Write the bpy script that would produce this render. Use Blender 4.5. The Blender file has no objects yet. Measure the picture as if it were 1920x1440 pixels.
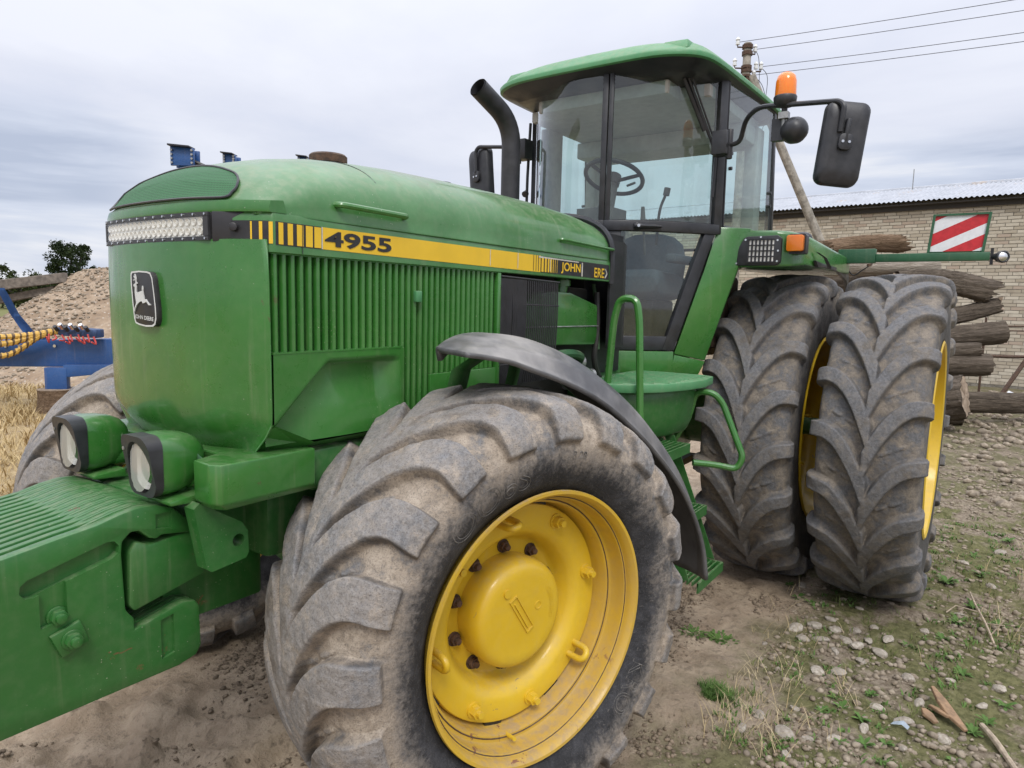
import bpy, bmesh, math, random
import numpy as np
from mathutils import Vector, Matrix
from math import pi, sin, cos, radians as rad

scene = bpy.context.scene
COL = scene.collection
rng = random.Random(4955)
nrg = np.random.default_rng(4955)

# ------------------------------------------------------------------ camera
cam_data = bpy.data.cameras.new('camera')
cam = bpy.data.objects.new('camera', cam_data)
COL.objects.link(cam)
scene.camera = cam
CAM = Vector((1.6911, 1.8875, 1.6567))
_d = Vector((-0.81378, -0.56944, -0.11618)).normalized()
_r = Vector((-0.57541, 0.81753, 0.02348)).normalized()
_u = _r.cross(_d).normalized()
cam.matrix_world = Matrix(((_r.x, _u.x, -_d.x, CAM.x), (_r.y, _u.y, -_d.y, CAM.y), (_r.z, _u.z, -_d.z, CAM.z), (0, 0, 0, 1)))
cam_data.sensor_width = 36.0
cam_data.lens = 36.0 * 1285.03 / 1920.0
cam_data.clip_start = 0.05
cam_data.clip_end = 3000

# ------------------------------------------------------------------ sky, sun, exposure
world = bpy.data.worlds.new('World')
scene.world = world
world.use_nodes = True
wt = world.node_tree
wt.nodes.clear()
SUN_EL, SUN_AZ = rad(50), rad(38)
def wn(t, **k):
    n = wt.nodes.new(t)
    for a, v in k.items():
        setattr(n, a, v)
    return n
def wl(a, b):
    wt.links.new(a, b)
w_out = wn('ShaderNodeOutputWorld'); w_bg = wn('ShaderNodeBackground')
w_bg.inputs['Strength'].default_value = 0.1
sky = wn('ShaderNodeTexSky', sky_type='NISHITA')
sky.sun_disc = False; sky.sun_elevation = SUN_EL; sky.sun_rotation = rad(90) - SUN_AZ
sky.altitude = 100; sky.air_density = 1.0; sky.dust_density = 2.0
tc = wn('ShaderNodeTexCoord')
sep = wn('ShaderNodeSeparateXYZ'); wl(tc.outputs['Generated'], sep.inputs[0])
zz = wn('ShaderNodeMath', operation='MAXIMUM'); wl(sep.outputs['Z'], zz.inputs[0]); zz.inputs[1].default_value = 0.0
# cloud deck: the direction is cast on to a flat layer overhead, low clouds draw out into bands
zoff = wn('ShaderNodeMath', operation='ADD'); wl(zz.outputs[0], zoff.inputs[0]); zoff.inputs[1].default_value = 0.10
dx = wn('ShaderNodeMath', operation='DIVIDE'); wl(sep.outputs['X'], dx.inputs[0]); wl(zoff.outputs[0], dx.inputs[1])
dy = wn('ShaderNodeMath', operation='DIVIDE'); wl(sep.outputs['Y'], dy.inputs[0]); wl(zoff.outputs[0], dy.inputs[1])
cmb = wn('ShaderNodeCombineXYZ'); wl(dx.outputs[0], cmb.inputs[0]); wl(dy.outputs[0], cmb.inputs[1]); cmb.inputs[2].default_value = 3.7
n1 = wn('ShaderNodeTexNoise'); wl(cmb.outputs[0], n1.inputs['Vector'])
n1.inputs['Scale'].default_value = 0.55; n1.inputs['Detail'].default_value = 6; n1.inputs['Roughness'].default_value = 0.55; n1.inputs['Distortion'].default_value = 0.4
cr = wn('ShaderNodeValToRGB'); wl(n1.outputs['Fac'], cr.inputs[0])
e = cr.color_ramp.elements
e[0].position = 0.30; e[0].color = (4.9, 5.25, 6.3, 1)
e[1].position = 0.64; e[1].color = (6.5, 6.65, 7.3, 1)
m = e.new(0.47); m.color = (5.75, 5.95, 6.75, 1)
# an overcast dome brightens towards the zenith everywhere
zq = wn('ShaderNodeMath', operation='POWER'); wl(zz.outputs[0], zq.inputs[0]); zq.inputs[1].default_value = 3.0
zg = wn('ShaderNodeMath', operation='MULTIPLY_ADD'); wl(zq.outputs[0], zg.inputs[0]); zg.inputs[1].default_value = 2.5; zg.inputs[2].default_value = 1.03
cm = wn('ShaderNodeVectorMath', operation='SCALE'); wl(cr.outputs[0], cm.inputs[0]); wl(zg.outputs[0], cm.inputs['Scale'])
# ragged bands of low cloud near the horizon
bs = wn('ShaderNodeVectorMath', operation='MULTIPLY'); wl(tc.outputs['Generated'], bs.inputs[0]); bs.inputs[1].default_value = (1.1, 1.1, 7.5)
nb = wn('ShaderNodeTexNoise', noise_dimensions='4D'); nb.inputs['W'].default_value = 9.2; wl(bs.outputs[0], nb.inputs['Vector']); nb.inputs['Scale'].default_value = 1.9; nb.inputs['Detail'].default_value = 6; nb.inputs['Roughness'].default_value = 0.55; nb.inputs['Distortion'].default_value = 0.3
cb = wn('ShaderNodeValToRGB'); wl(nb.outputs['Fac'], cb.inputs[0])
eb = cb.color_ramp.elements; eb[0].position = 0.43; eb[0].color = (3.9, 4.35, 5.45, 1); eb[1].position = 0.62; eb[1].color = (6.9, 7.0, 7.4, 1); q_ = eb.new(0.53); q_.color = (5.2, 5.6, 6.6, 1)
bz = wn('ShaderNodeMapRange', interpolation_type='SMOOTHSTEP'); wl(zz.outputs[0], bz.inputs[0]); bz.inputs[1].default_value = 0.235; bz.inputs[2].default_value = 0.185; bz.inputs[3].default_value = 0.0; bz.inputs[4].default_value = 1.0
na = wn('ShaderNodeTexNoise', noise_dimensions='4D'); na.inputs['W'].default_value = 3.4; na_rot = wn('ShaderNodeVectorRotate', rotation_type='Z_AXIS'); wl(tc.outputs['Generated'], na_rot.inputs['Vector']); na_rot.inputs['Angle'].default_value = -0.45; wl(na_rot.outputs[0], na.inputs['Vector']); na.inputs['Scale'].default_value = 1.3; na.inputs['Detail'].default_value = 1
bm_ = wn('ShaderNodeMapRange', interpolation_type='SMOOTHSTEP'); wl(na.outputs['Fac'], bm_.inputs[0]); bm_.inputs[1].default_value = 0.42; bm_.inputs[2].default_value = 0.56; bm_.inputs[3].default_value = 0.12; bm_.inputs[4].default_value = 1.0
bf = wn('ShaderNodeMath', operation='MULTIPLY'); wl(bz.outputs[0], bf.inputs[0]); wl(bm_.outputs[0], bf.inputs[1])
lowmix = wn('ShaderNodeMixRGB'); wl(bf.outputs[0], lowmix.inputs[0]); wl(cm.outputs[0], lowmix.inputs[1]); wl(cb.outputs[0], lowmix.inputs[2])
mixs = wn('ShaderNodeMixRGB'); mixs.inputs[0].default_value = 0.93
wl(sky.outputs[0], mixs.inputs[1]); wl(lowmix.outputs[0], mixs.inputs[2])
wl(mixs.outputs[0], w_bg.inputs['Color']); wl(w_bg.outputs[0], w_out.inputs['Surface'])

sun_d = bpy.data.lights.new('sun', 'SUN')
sun_d.energy = 1.3; sun_d.angle = rad(18); sun_d.color = (1.0, 0.97, 0.92)
sun = bpy.data.objects.new('sun', sun_d); COL.objects.link(sun)
SUNV = Vector((cos(SUN_EL) * cos(SUN_AZ), cos(SUN_EL) * sin(SUN_AZ), sin(SUN_EL)))   # towards the sun
sun.rotation_euler = SUNV.to_track_quat('Z', 'Y').to_euler()

vs = scene.view_settings
scene.display_settings.display_device = 'sRGB'
vs.view_transform = 'Standard'; vs.look = 'None'; vs.exposure = 0.40; vs.gamma = 1.0; vs.use_curve_mapping = False
scene.cycles.max_bounces = 8; scene.cycles.transparent_max_bounces = 16
scene.cycles.use_denoising = True

# ------------------------------------------------------------------ node materials
class Mat:
    def __init__(s, name):
        s.m = bpy.data.materials.new(name); s.m.use_nodes = True
        s.t = s.m.node_tree; s.t.nodes.clear()
        s.out = s.n('ShaderNodeOutputMaterial'); s.bsdf = s.n('ShaderNodeBsdfPrincipled')
        s.l(s.bsdf.outputs[0], s.out.inputs['Surface'])
        s.tc = s.n('ShaderNodeTexCoord'); s.co = s.tc.outputs['Object']
    def n(s, t, **k):
        n = s.t.nodes.new(t)
        for a, v in k.items(): setattr(n, a, v)
        return n
    def l(s, a, b): s.t.links.new(a, b)
    def val(s, inp, v):
        if hasattr(v, 'is_linked') or hasattr(v, 'links'): s.l(v, inp)
        else: inp.default_value = v
    def noise(s, scale, detail=4, rough=0.55, dist=0.0, vec=None, off=0.0, stretch=None):
        v = vec or s.co
        if stretch or off:
            mp = s.n('ShaderNodeMapping'); s.l(v, mp.inputs[0])
            if stretch: mp.inputs['Scale'].default_value = stretch
            mp.inputs['Location'].default_value = (off, off * 1.7, -off)
            v = mp.outputs[0]
        n = s.n('ShaderNodeTexNoise'); s.l(v, n.inputs['Vector'])
        n.inputs['Scale'].default_value = scale; n.inputs['Detail'].default_value = detail
        n.inputs['Roughness'].default_value = rough; n.inputs['Distortion'].default_value = dist
        return n.outputs['Fac']
    def vor(s, scale, vec=None, feature='F1', out='Distance', rand=1.0):
        n = s.n('ShaderNodeTexVoronoi', feature=feature); s.l(vec or s.co, n.inputs['Vector'])
        n.inputs['Scale'].default_value = scale; n.inputs['Randomness'].default_value = rand
        return n.outputs[out]
    def ramp(s, f, a, b, lo=0.0, hi=1.0):
        n = s.n('ShaderNodeMapRange', interpolation_type='SMOOTHSTEP'); s.val(n.inputs[0], f)
        n.inputs[1].default_value = a; n.inputs[2].default_value = b; n.inputs[3].default_value = lo; n.inputs[4].default_value = hi
        return n.outputs[0]
    def mix(s, f, a, b):
        n = s.n('ShaderNodeMix', data_type='RGBA'); s.val(n.inputs[0], f)
        for i, v in ((6, a), (7, b)):
            if isinstance(v, tuple): n.inputs[i].default_value = (*v[:3], 1)
            else: s.l(v, n.inputs[i])
        return n.outputs[2]
    def math(s, op, a, b=0.0, c=None):
        n = s.n('ShaderNodeMath', operation=op); s.val(n.inputs[0], a); s.val(n.inputs[1], b)
        if c is not None: s.val(n.inputs[2], c)
        return n.outputs[0]
    def bump(s, h, strength=0.3, dist=0.01, normal=None):
        n = s.n('ShaderNodeBump'); s.l(h, n.inputs['Height']); n.inputs['Strength'].default_value = strength; n.inputs['Distance'].default_value = dist
        if normal: s.l(normal, n.inputs['Normal'])
        return n.outputs[0]
    def set(s, **k):
        names = {'color': 'Base Color', 'rough': 'Roughness', 'metal': 'Metallic', 'coat': 'Coat Weight', 'coatr': 'Coat Roughness', 'normal': 'Normal',
                 'spec': 'Specular IOR Level', 'alpha': 'Alpha', 'trans': 'Transmission Weight', 'sheen': 'Sheen Weight', 'sub': 'Subsurface Weight'}
        for a, v in k.items():
            i = s.bsdf.inputs[names[a]]
            if isinstance(v, tuple): i.default_value = (*v[:3], 1)
            else: s.val(i, v)
        return s
    def up(s):
        g = s.n('ShaderNodeNewGeometry'); x = s.n('ShaderNodeSeparateXYZ'); s.l(g.outputs['Normal'], x.inputs[0]); return x.outputs['Z']
    def attr(s, name):
        a = s.n('ShaderNodeAttribute', attribute_name=name); return a.outputs['Fac']

def paint(name, base, fade, dust=(0.42, 0.36, 0.27), dust_amt=0.25, rough=0.33, chip=(0.10, 0.05, 0.03), chip_amt=0.5, coat=0.35, speck=1.0, chip_lo=0.665):
    s = Mat(name)
    big = s.noise(2.3, 5, 0.6); fine = s.noise(38, 4, 0.6); mid = s.noise(9, 6, 0.65, 0.3)
    c = s.mix(s.ramp(big, 0.35, 0.7), base, fade)
    c = s.mix(s.math('MULTIPLY', s.ramp(mid, 0.5, 0.75), 0.28), c, tuple(0.72 * v for v in base))
    up = s.ramp(s.up(), 0.15, 1.0)
    dm = s.math('MULTIPLY', s.math('ADD', s.math('MULTIPLY', up, 0.8), 0.22), s.ramp(fine, 0.38, 0.72, 0.25, 1.0))
    c = s.mix(s.math('MULTIPLY', dm, dust_amt), c, dust)
    # vertical streaks of washed-down dirt
    st = s.noise(1.0, 4, 0.6, 0.0, stretch=(26, 26, 1.6))
    c = s.mix(s.math('MULTIPLY', s.ramp(st, 0.55, 0.78), 0.13 * speck), c, dust)
    # splashes: small pale dried specks
    v1 = s.vor(64); n3 = s.noise(5.0, 3, off=3.1)
    sp = s.math('MULTIPLY', s.ramp(s.math('ADD', v1, s.math('MULTIPLY', fine, .16)), 0.20, 0.12), s.ramp(n3, 0.46, 0.64))
    c = s.mix(s.math('MULTIPLY', sp, 0.55 * speck), c, (0.50, 0.47, 0.38))
    # chips with rust
    v2 = s.noise(17, 6, 0.7, 0.6, off=7.7); n4 = s.noise(2.6, 3, off=11.0)
    ch = s.math('MULTIPLY', s.ramp(v2, chip_lo, chip_lo + 0.035), s.ramp(n4, 0.50, 0.60))
    c = s.mix(s.math('MULTIPLY', ch, chip_amt), c, chip)
    # hairline scratches
    sc = s.noise(1.0, 2, 0.5, 2.0, stretch=(60, 7, 60), off=5.0)
    scr = s.math('MULTIPLY', s.ramp(s.math('ABSOLUTE', s.math('SUBTRACT', sc, 0.5)), 0.006, 0.0), s.ramp(n3, 0.46, 0.6))
    c = s.mix(s.math('MULTIPLY', scr, 0.35 * speck), c, tuple(min(1, v * 1.8 + 0.08) for v in base))
    r = s.math('ADD', s.ramp(mid, 0.3, 0.7, rough - 0.06, rough + 0.12), s.math('MULTIPLY', dm, 0.3 * dust_amt + 0.12))
    b = s.bump(s.noise(5, 3, 0.5), 0.11, 0.02); b = s.bump(s.noise(220, 2), 0.03, 0.001, b)
    s.set(color=c, rough=r, coat=coat, coatr=0.12, normal=b)
    return s.m

def bonnet_stain(mat):
    # rusty water stain run down from the radiator cap
    t = mat.node_tree; b = next(n for n in t.nodes if n.type == 'BSDF_PRINCIPLED'); src = b.inputs['Base Color'].links[0].from_socket
    tc_ = t.nodes.new('ShaderNodeTexCoord'); d = t.nodes.new('ShaderNodeVectorMath'); d.operation = 'DISTANCE'; t.links.new(tc_.outputs['Object'], d.inputs[0]); d.inputs[1].default_value = (-0.02, 0.10, 2.08)
    n = t.nodes.new('ShaderNodeTexNoise'); n.inputs['Scale'].default_value = 14; n.inputs['Detail'].default_value = 6; t.links.new(tc_.outputs['Object'], n.inputs['Vector'])
    a = t.nodes.new('ShaderNodeMath'); a.operation = 'MULTIPLY_ADD'; t.links.new(n.outputs['Fac'], a.inputs[0]); a.inputs[1].default_value = 0.30; t.links.new(d.outputs['Value'], a.inputs[2])
    r = t.nodes.new('ShaderNodeMapRange'); t.links.new(a.outputs[0], r.inputs[0]); r.inputs[1].default_value = 0.40; r.inputs[2].default_value = 0.22; r.inputs[3].default_value = 0; r.inputs[4].default_value = 0.62
    m = t.nodes.new('ShaderNodeMix'); m.data_type = 'RGBA'; t.links.new(r.outputs[0], m.inputs[0]); t.links.new(src, m.inputs[6]); m.inputs[7].default_value = (0.10, 0.085, 0.040, 1)
    t.links.new(m.outputs[2], b.inputs['Base Color']); return mat
def simple(name, color, rough=0.5, metal=0.0, var=0.25, scale=20, bump=0.05, dust=0.0, dustc=(0.40, 0.34, 0.26), coat=0.0, spec=0.5):
    s = Mat(name)
    n = s.noise(scale, 5, 0.6)
    c = s.mix(s.ramp(n, 0.3, 0.7), tuple(v * (1 - var) for v in color), tuple(min(1, v * (1 + var)) for v in color))
    if dust:
        f = s.math('MULTIPLY', s.math('ADD', s.math('MULTIPLY', s.ramp(s.up(), 0.1, 1.0), 0.8), 0.2), s.ramp(s.noise(scale * 0.35, 5, off=2.0), 0.35, 0.7))
        c = s.mix(s.math('MULTIPLY', f, dust), c, dustc)
    s.set(color=c, rough=s.ramp(n, 0.3, 0.7, max(0.02, rough - 0.08), min(1, rough + 0.08)), metal=metal, coat=coat, spec=spec, normal=s.bump(n, bump, 0.01))
    return s.m

GREEN = paint('green_paint', (0.023, 0.140, 0.017), (0.042, 0.184, 0.030), dust_amt=0.17, rough=0.28, coat=0.55)
GREEN_B = bonnet_stain(paint('green_paint_bonnet', (0.024, 0.140, 0.020), (0.064, 0.212, 0.060), dust_amt=0.30, rough=0.32, coat=0.5))
GREEN_D = paint('green_paint_chassis', (0.013, 0.108, 0.015), (0.022, 0.138, 0.024), dust_amt=0.35, rough=0.40, coat=0.2)
GREEN_W = paint('green_paint_weights', (0.014, 0.112, 0.016), (0.021, 0.138, 0.022), dust_amt=0.22, rough=0.34, chip=(0.16, 0.06, 0.03), chip_amt=1.0, coat=0.25, chip_lo=0.635)
GREEN_L = paint('green_paint_faded', (0.045, 0.215, 0.075), (0.075, 0.26, 0.105), dust_amt=0.35, rough=0.45, coat=0.1, chip_amt=0.15)
YELLOW = paint('yellow_paint', (0.62, 0.40, 0.012), (0.70, 0.47, 0.02), dust=(0.36, 0.30, 0.20), dust_amt=0.36, rough=0.38, chip=(0.20, 0.17, 0.14), chip_amt=0.9, coat=0.22, speck=0.7, chip_lo=0.645)
YELLOW_R = paint('yellow_paint_worn', (0.60, 0.38, 0.012), (0.52, 0.33, 0.05), dust=(0.33, 0.24, 0.15), dust_amt=0.8, rough=0.45, chip=(0.22, 0.10, 0.06), chip_amt=1.0, coat=0.15, speck=0.6, chip_lo=0.60)
BLUE = paint('blue_paint', (0.008, 0.068, 0.235), (0.012, 0.085, 0.28), dust_amt=0.25, rough=0.4, coat=0.2)
BLACK = simple('black_plastic', (0.022, 0.023, 0.027), 0.42, dust=0.12)
BLACK_M = simple('black_metal', (0.016, 0.016, 0.019), 0.45, dust=0.10)
SOOT = simple('exhaust_black', (0.024, 0.024, 0.028), 0.5, dust=0.08, var=0.3)
DARK = simple('engine_dark', (0.018, 0.019, 0.018), 0.65, dust=0.25)
FENDER = simple('fender_rubber', (0.080, 0.080, 0.084), 0.46, dust=1.0, dustc=(0.33, 0.31, 0.285), scale=14, bump=0.04)
CHROME = simple('polished_metal', (0.72, 0.72, 0.72), 0.22, metal=1.0, var=0.1)
STEEL = simple('grey_steel', (0.35, 0.35, 0.34), 0.45, metal=0.8)
RUST = simple('rusty_steel', (0.075, 0.040, 0.024), 0.8, var=0.5, scale=60, bump=0.3, dust=0.2)
SILVER = simple('silver_print', (0.60, 0.60, 0.57), 0.35, var=0.08)
DECAL_Y = simple('yellow_decal', (0.74, 0.47, 0.02), 0.42, var=0.05, scale=9, bump=0.01, dust=0.10)
DECAL_K = simple('black_decal', (0.018, 0.018, 0.020), 0.45, var=0.3, scale=30, bump=0.01, dust=0.12)
DECAL_W = simple('peeled_decal', (0.50, 0.48, 0.42), 0.6, var=0.2, scale=60, bump=0.02)
GREY_IN = simple('cab_lining', (0.46, 0.455, 0.44), 0.8, var=0.1)
SEATC = simple('seat_cloth', (0.085, 0.105, 0.125), 0.9, var=0.15, scale=60)
SEATB = simple('seat_brown', (0.075, 0.048, 0.032), 0.85, var=0.3, scale=40)
CONS = simple('console_plastic', (0.075, 0.075, 0.072), 0.6)
AMBER = Mat('amber_lens').set(color=(0.85, 0.22, 0.012), rough=0.22, coat=0.4, sub=0.25).m
LENSW = simple('headlamp_reflector', (0.82, 0.80, 0.74), 0.28, metal=0.15, var=0.1, scale=14)
REDP = simple('red_reflective', (0.52, 0.022, 0.03), 0.45, var=0.12, scale=40, dust=0.08)
WHITEP = simple('white_reflective', (0.74, 0.74, 0.75), 0.45, var=0.05, scale=40, dust=0.15)
SIGNG = paint('sign_green', (0.012, 0.085, 0.035), (0.018, 0.11, 0.045), dust_amt=0.2, rough=0.45, coat=0.1)
HOSE_G = simple('green_hose', (0.022, 0.085, 0.030), 0.5, dust=0.35)
HOSE_K = simple('black_hose', (0.014, 0.014, 0.015), 0.55, dust=0.3)

def glass(name, tint, refl=1.0):
    s = Mat(name); t = s.t
    t.nodes.remove(s.bsdf)
    tr = s.n('ShaderNodeBsdfTransparent'); tr.inputs[0].default_value = (*tint, 1)
    gl = s.n('ShaderNodeBsdfGlossy'); gl.inputs['Roughness'].default_value = 0.03; gl.inputs[0].default_value = (0.95, 0.97, 1, 1)
    df = s.n('ShaderNodeBsdfDiffuse'); df.inputs[0].default_value = (0.45, 0.44, 0.40, 1)
    g_ = s.n('ShaderNodeNewGeometry'); dt = s.n('ShaderNodeVectorMath', operation='DOT_PRODUCT'); s.l(g_.outputs['Incoming'], dt.inputs[0]); s.l(g_.outputs['Normal'], dt.inputs[1])
    sch = s.math('ADD', .055, s.math('MULTIPLY', .9, s.math('POWER', s.math('SUBTRACT', 1.0, s.math('ABSOLUTE', dt.outputs['Value'])), 5.0)))
    a = s.n('ShaderNodeMixShader'); s.l(s.math('MULTIPLY', sch, refl), a.inputs[0]); s.l(tr.outputs[0], a.inputs[1]); s.l(gl.outputs[0], a.inputs[2])
    b = s.n('ShaderNodeMixShader'); s.l(s.ramp(s.noise(3.5, 6, 0.65), 0.36, 0.74, 0.025, 0.12), b.inputs[0]); s.l(a.outputs[0], b.inputs[1]); s.l(df.outputs[0], b.inputs[2])
    s.l(b.outputs[0], s.out.inputs['Surface'])
    return s.m
GLASS = glass('cab_glass', (0.74, 0.86, 0.84), 1.3)
GLASS_L = glass('lamp_glass', (0.93, 0.93, 0.91), 1.0)

# ------------------------------------------------------------------ mesh helpers: every shape is (verts, faces)
def join(*gs):
    V, F = [], []
    for v, f in gs:
        o = len(V); V += [tuple(q) for q in v]; F += [tuple(i + o for i in q) for q in f]
    return V, F
def xf(g, M):
    return [tuple(M @ Vector(v)) for v in g[0]], g[1]
def mv(g, *t):
    return [(v[0] + t[0], v[1] + t[1], v[2] + t[2]) for v in g[0]], g[1]
def box(x0, x1, y0, y1, z0, z1):
    v = [(x, y, z) for x in (x0, x1) for y in (y0, y1) for z in (z0, z1)]
    return v, [(0, 1, 3, 2), (4, 6, 7, 5), (0, 4, 5, 1), (2, 3, 7, 6), (0, 2, 6, 4), (1, 5, 7, 3)]
def loft(rings, closed=True, caps=True):
    V = [tuple(p) for r in rings for p in r]; n = len(rings[0]); F = []
    for i in range(len(rings) - 1):
        for j in range(n if closed else n - 1):
            k = (j + 1) % n
            F.append((i * n + j, i * n + k, (i + 1) * n + k, (i + 1) * n + j))
    if caps and closed:
        F.append(tuple(range(n))[::-1]); F.append(tuple((len(rings) - 1) * n + j for j in range(n)))
    return V, F
def frame_at(t, ref=None):
    t = Vector(t).normalized()
    a = ref or (Vector((0, 0, 1)) if abs(t.z) < 0.92 else Vector((1, 0, 0)))
    u = t.cross(a).normalized(); v = u.cross(t).normalized()
    return u, v
def tube(pts, r, n=10, caps=True, smooth=0):
    pts = [Vector(p) for p in pts]
    if smooth:
        pts = spline(pts, smooth)
    R = r if isinstance(r, (list, tuple)) else [r] * len(pts)
    if len(R) != len(pts):
        R = [R[min(len(R) - 1, int(i * len(R) / len(pts)))] for i in range(len(pts))]
    rings = []; pu = None
    for i, p in enumerate(pts):
        t = (pts[min(i + 1, len(pts) - 1)] - pts[max(i - 1, 0)]).normalized()
        if pu is None: u, v = frame_at(t)
        else:
            u = (pu - t * pu.dot(t)).normalized(); v = u.cross(t).normalized() * -1
            v = t.cross(u).normalized()
        pu = u
        if i == 0: v = t.cross(u).normalized()
        rings.append([p + (u * cos(2 * pi * k / n) + v * sin(2 * pi * k / n)) * R[i] for k in range(n)])
    return loft(rings, True, caps)
def spline(pts, sub=6):
    P = [Vector(p) for p in pts]; out = []
    for i in range(len(P) - 1):
        a = P[i - 1] if i else P[0] * 2 - P[1]; b, c = P[i], P[i + 1]; d = P[i + 2] if i + 2 < len(P) else P[-1] * 2 - P[-2]
        for k in range(sub):
            t = k / sub
            out.append(0.5 * ((2 * b) + (c - a) * t + (2 * a - 5 * b + 4 * c - d) * t * t + (3 * b - a - 3 * c + d) * t ** 3))
    out.append(P[-1]); return out
def fillet(pts, r, n=5):
    P = [Vector(p) for p in pts]; out = [P[0]]
    for i in range(1, len(P) - 1):
        a = (P[i - 1] - P[i]); b = (P[i + 1] - P[i]); k = min(r, a.length * 0.45, b.length * 0.45)
        A = P[i] + a.normalized() * k; B = P[i] + b.normalized() * k
        for j in range(n + 1):
            t = j / n; out.append(A * (1 - t) ** 2 + P[i] * 2 * t * (1 - t) + B * t * t)
    out.append(P[-1]); return out
def lathe(prof, n=48, M=None, closed=False):
    """profile of (along axis y, radius), turned about local y"""
    rings = [[(r * cos(2 * pi * k / n), a, r * sin(2 * pi * k / n)) for k in range(n)] for a, r in prof]
    if closed: rings.append(rings[0])
    g = loft(rings, True, False)
    return xf(g, M) if M else g
def prism(poly, fn, a, b):
    """polygon (list of 2-D points) between depths a and b; fn(u, v, depth) gives the point"""
    n = len(poly)
    V = [fn(u, v, a) for u, v in poly] + [fn(u, v, b) for u, v in poly]
    F = [tuple(range(n))[::-1], tuple(range(n, 2 * n))] + [(i, (i + 1) % n, n + (i + 1) % n, n + i) for i in range(n)]
    return V, F
XZ = lambda u, v, d: (u, d, v)
YZ = lambda u, v, d: (d, u, v)
XY = lambda u, v, d: (u, v, d)
def rrect(x0, x1, y0, y1, r, n=5):
    out = []
    for cx, cy, a0 in ((x1 - r, y1 - r, 0), (x0 + r, y1 - r, 90), (x0 + r, y0 + r, 180), (x1 - r, y0 + r, 270)):
        for k in range(n + 1):
            a = rad(a0 + 90 * k / n); out.append((cx + r * cos(a), cy + r * sin(a)))
    return out
def cyl(p, q, r, n=16, r2=None):
    return tube([p, q], [r, r if r2 is None else r2], n)
def hexn(p, ax, r, h, n=6):
    ax = Vector(ax).normalized(); p = Vector(p)
    return tube([p, p + ax * h], r, n)

def mesh_of(name, g, mat, smooth=35, bevel=0.0, seg=2, normals=True):
    bm = bmesh.new()
    vs_ = [bm.verts.new(v) for v in g[0]]
    for f in g[1]:
        if len(set(f)) < 3: continue
        try: bm.faces.new([vs_[i] for i in dict.fromkeys(f)])
        except ValueError: pass
    if normals: bmesh.ops.recalc_face_normals(bm, faces=bm.faces)
    if bevel:
        ed = [e_ for e_ in bm.edges if len(e_.link_faces) == 2 and e_.calc_face_angle(0) > rad(28)]
        bmesh.ops.bevel(bm, geom=ed, offset=bevel, segments=seg, profile=0.5, affect='EDGES', clamp_overlap=True)
    me = bpy.data.meshes.new(name); bm.to_mesh(me); bm.free()
    me.materials.append(mat)
    if smooth:
        me.shade_smooth(); me.set_sharp_from_angle(angle=rad(smooth))
    return me
def obj(name, g, mat=None, parent=None, smooth=35, bevel=0.0, seg=2, label=None, M=None):
    me = g if isinstance(g, bpy.types.Mesh) else mesh_of(name, g, mat, smooth, bevel, seg)
    o = bpy.data.objects.new(name, me); COL.objects.link(o)
    if parent: o.parent = parent
    if M is not None: o.matrix_local = M
    if label: o['label'] = label
    return o
def thing(name, label, cat, loc=(0, 0, 0), group=None):
    o = bpy.data.objects.new(name, None); COL.objects.link(o); o.location = loc; o.empty_display_size = 0.2
    return tag(o, label, cat, group)
def tag(o, label, cat=None, group=None, kind=None):
    if label: o['label'] = label
    if cat: o['category'] = cat
    if group: o['group'] = group
    if kind: o['kind'] = kind
    return o
def grid_mesh(name, V, nu, nv, mat, wrap_u=False, smooth=True, attrs=None):
    """V: (nu, nv, 3) array"""
    me = bpy.data.meshes.new(name); V = np.asarray(V, dtype=np.float32)
    iu = np.arange(nu if wrap_u else nu - 1); iv = np.arange(nv - 1)
    a, b = np.meshgrid(iu, iv, indexing='ij'); a2 = (a + 1) % nu
    Q = np.stack([a * nv + b, a2 * nv + b, a2 * nv + b + 1, a * nv + b + 1], -1).reshape(-1, 4)
    me.vertices.add(nu * nv); me.vertices.foreach_set('co', V.reshape(-1))
    me.loops.add(Q.size); me.loops.foreach_set('vertex_index', Q.reshape(-1).astype(np.int32))
    me.polygons.add(len(Q)); me.polygons.foreach_set('loop_start', np.arange(0, Q.size, 4, dtype=np.int32))
    me.polygons.foreach_set('loop_total', np.full(len(Q), 4, dtype=np.int32))
    me.update(calc_edges=True)
    for k, v in (attrs or {}).items():
        at = me.attributes.new(k, 'FLOAT', 'POINT'); at.data.foreach_set('value', np.asarray(v, dtype=np.float32).reshape(-1))
    if smooth: me.shade_smooth()
    me.materials.append(mat)
    return me
def text_geo(s, size, bold=0.0, outline=0.0):
    cu = bpy.data.curves.new('t', 'FONT'); cu.body = s; cu.size = size; cu.offset = bold; cu.resolution_u = 4
    if outline: cu.fill_mode = 'NONE'; cu.bevel_depth = outline; cu.bevel_resolution = 0
    o = bpy.data.objects.new('t', cu); COL.objects.link(o)
    dg = bpy.context.evaluated_depsgraph_get(); me = bpy.data.meshes.new_from_object(o.evaluated_get(dg))
    g = ([tuple(v.co) for v in me.vertices], [tuple(p.vertices) for p in me.polygons])
    bpy.data.objects.remove(o); bpy.data.curves.remove(cu); bpy.data.meshes.remove(me)
    return g
def fit2(g, x0, x1, y0, y1):
    xs = [v[0] for v in g[0]]; ys = [v[1] for v in g[0]]
    a, b, c, d_ = min(xs), max(xs), min(ys), max(ys)
    return [(x0 + (v[0] - a) / (b - a) * (x1 - x0), y0 + (v[1] - c) / (d_ - c) * (y1 - y0), 0) for v in g[0]], g[1]
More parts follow.
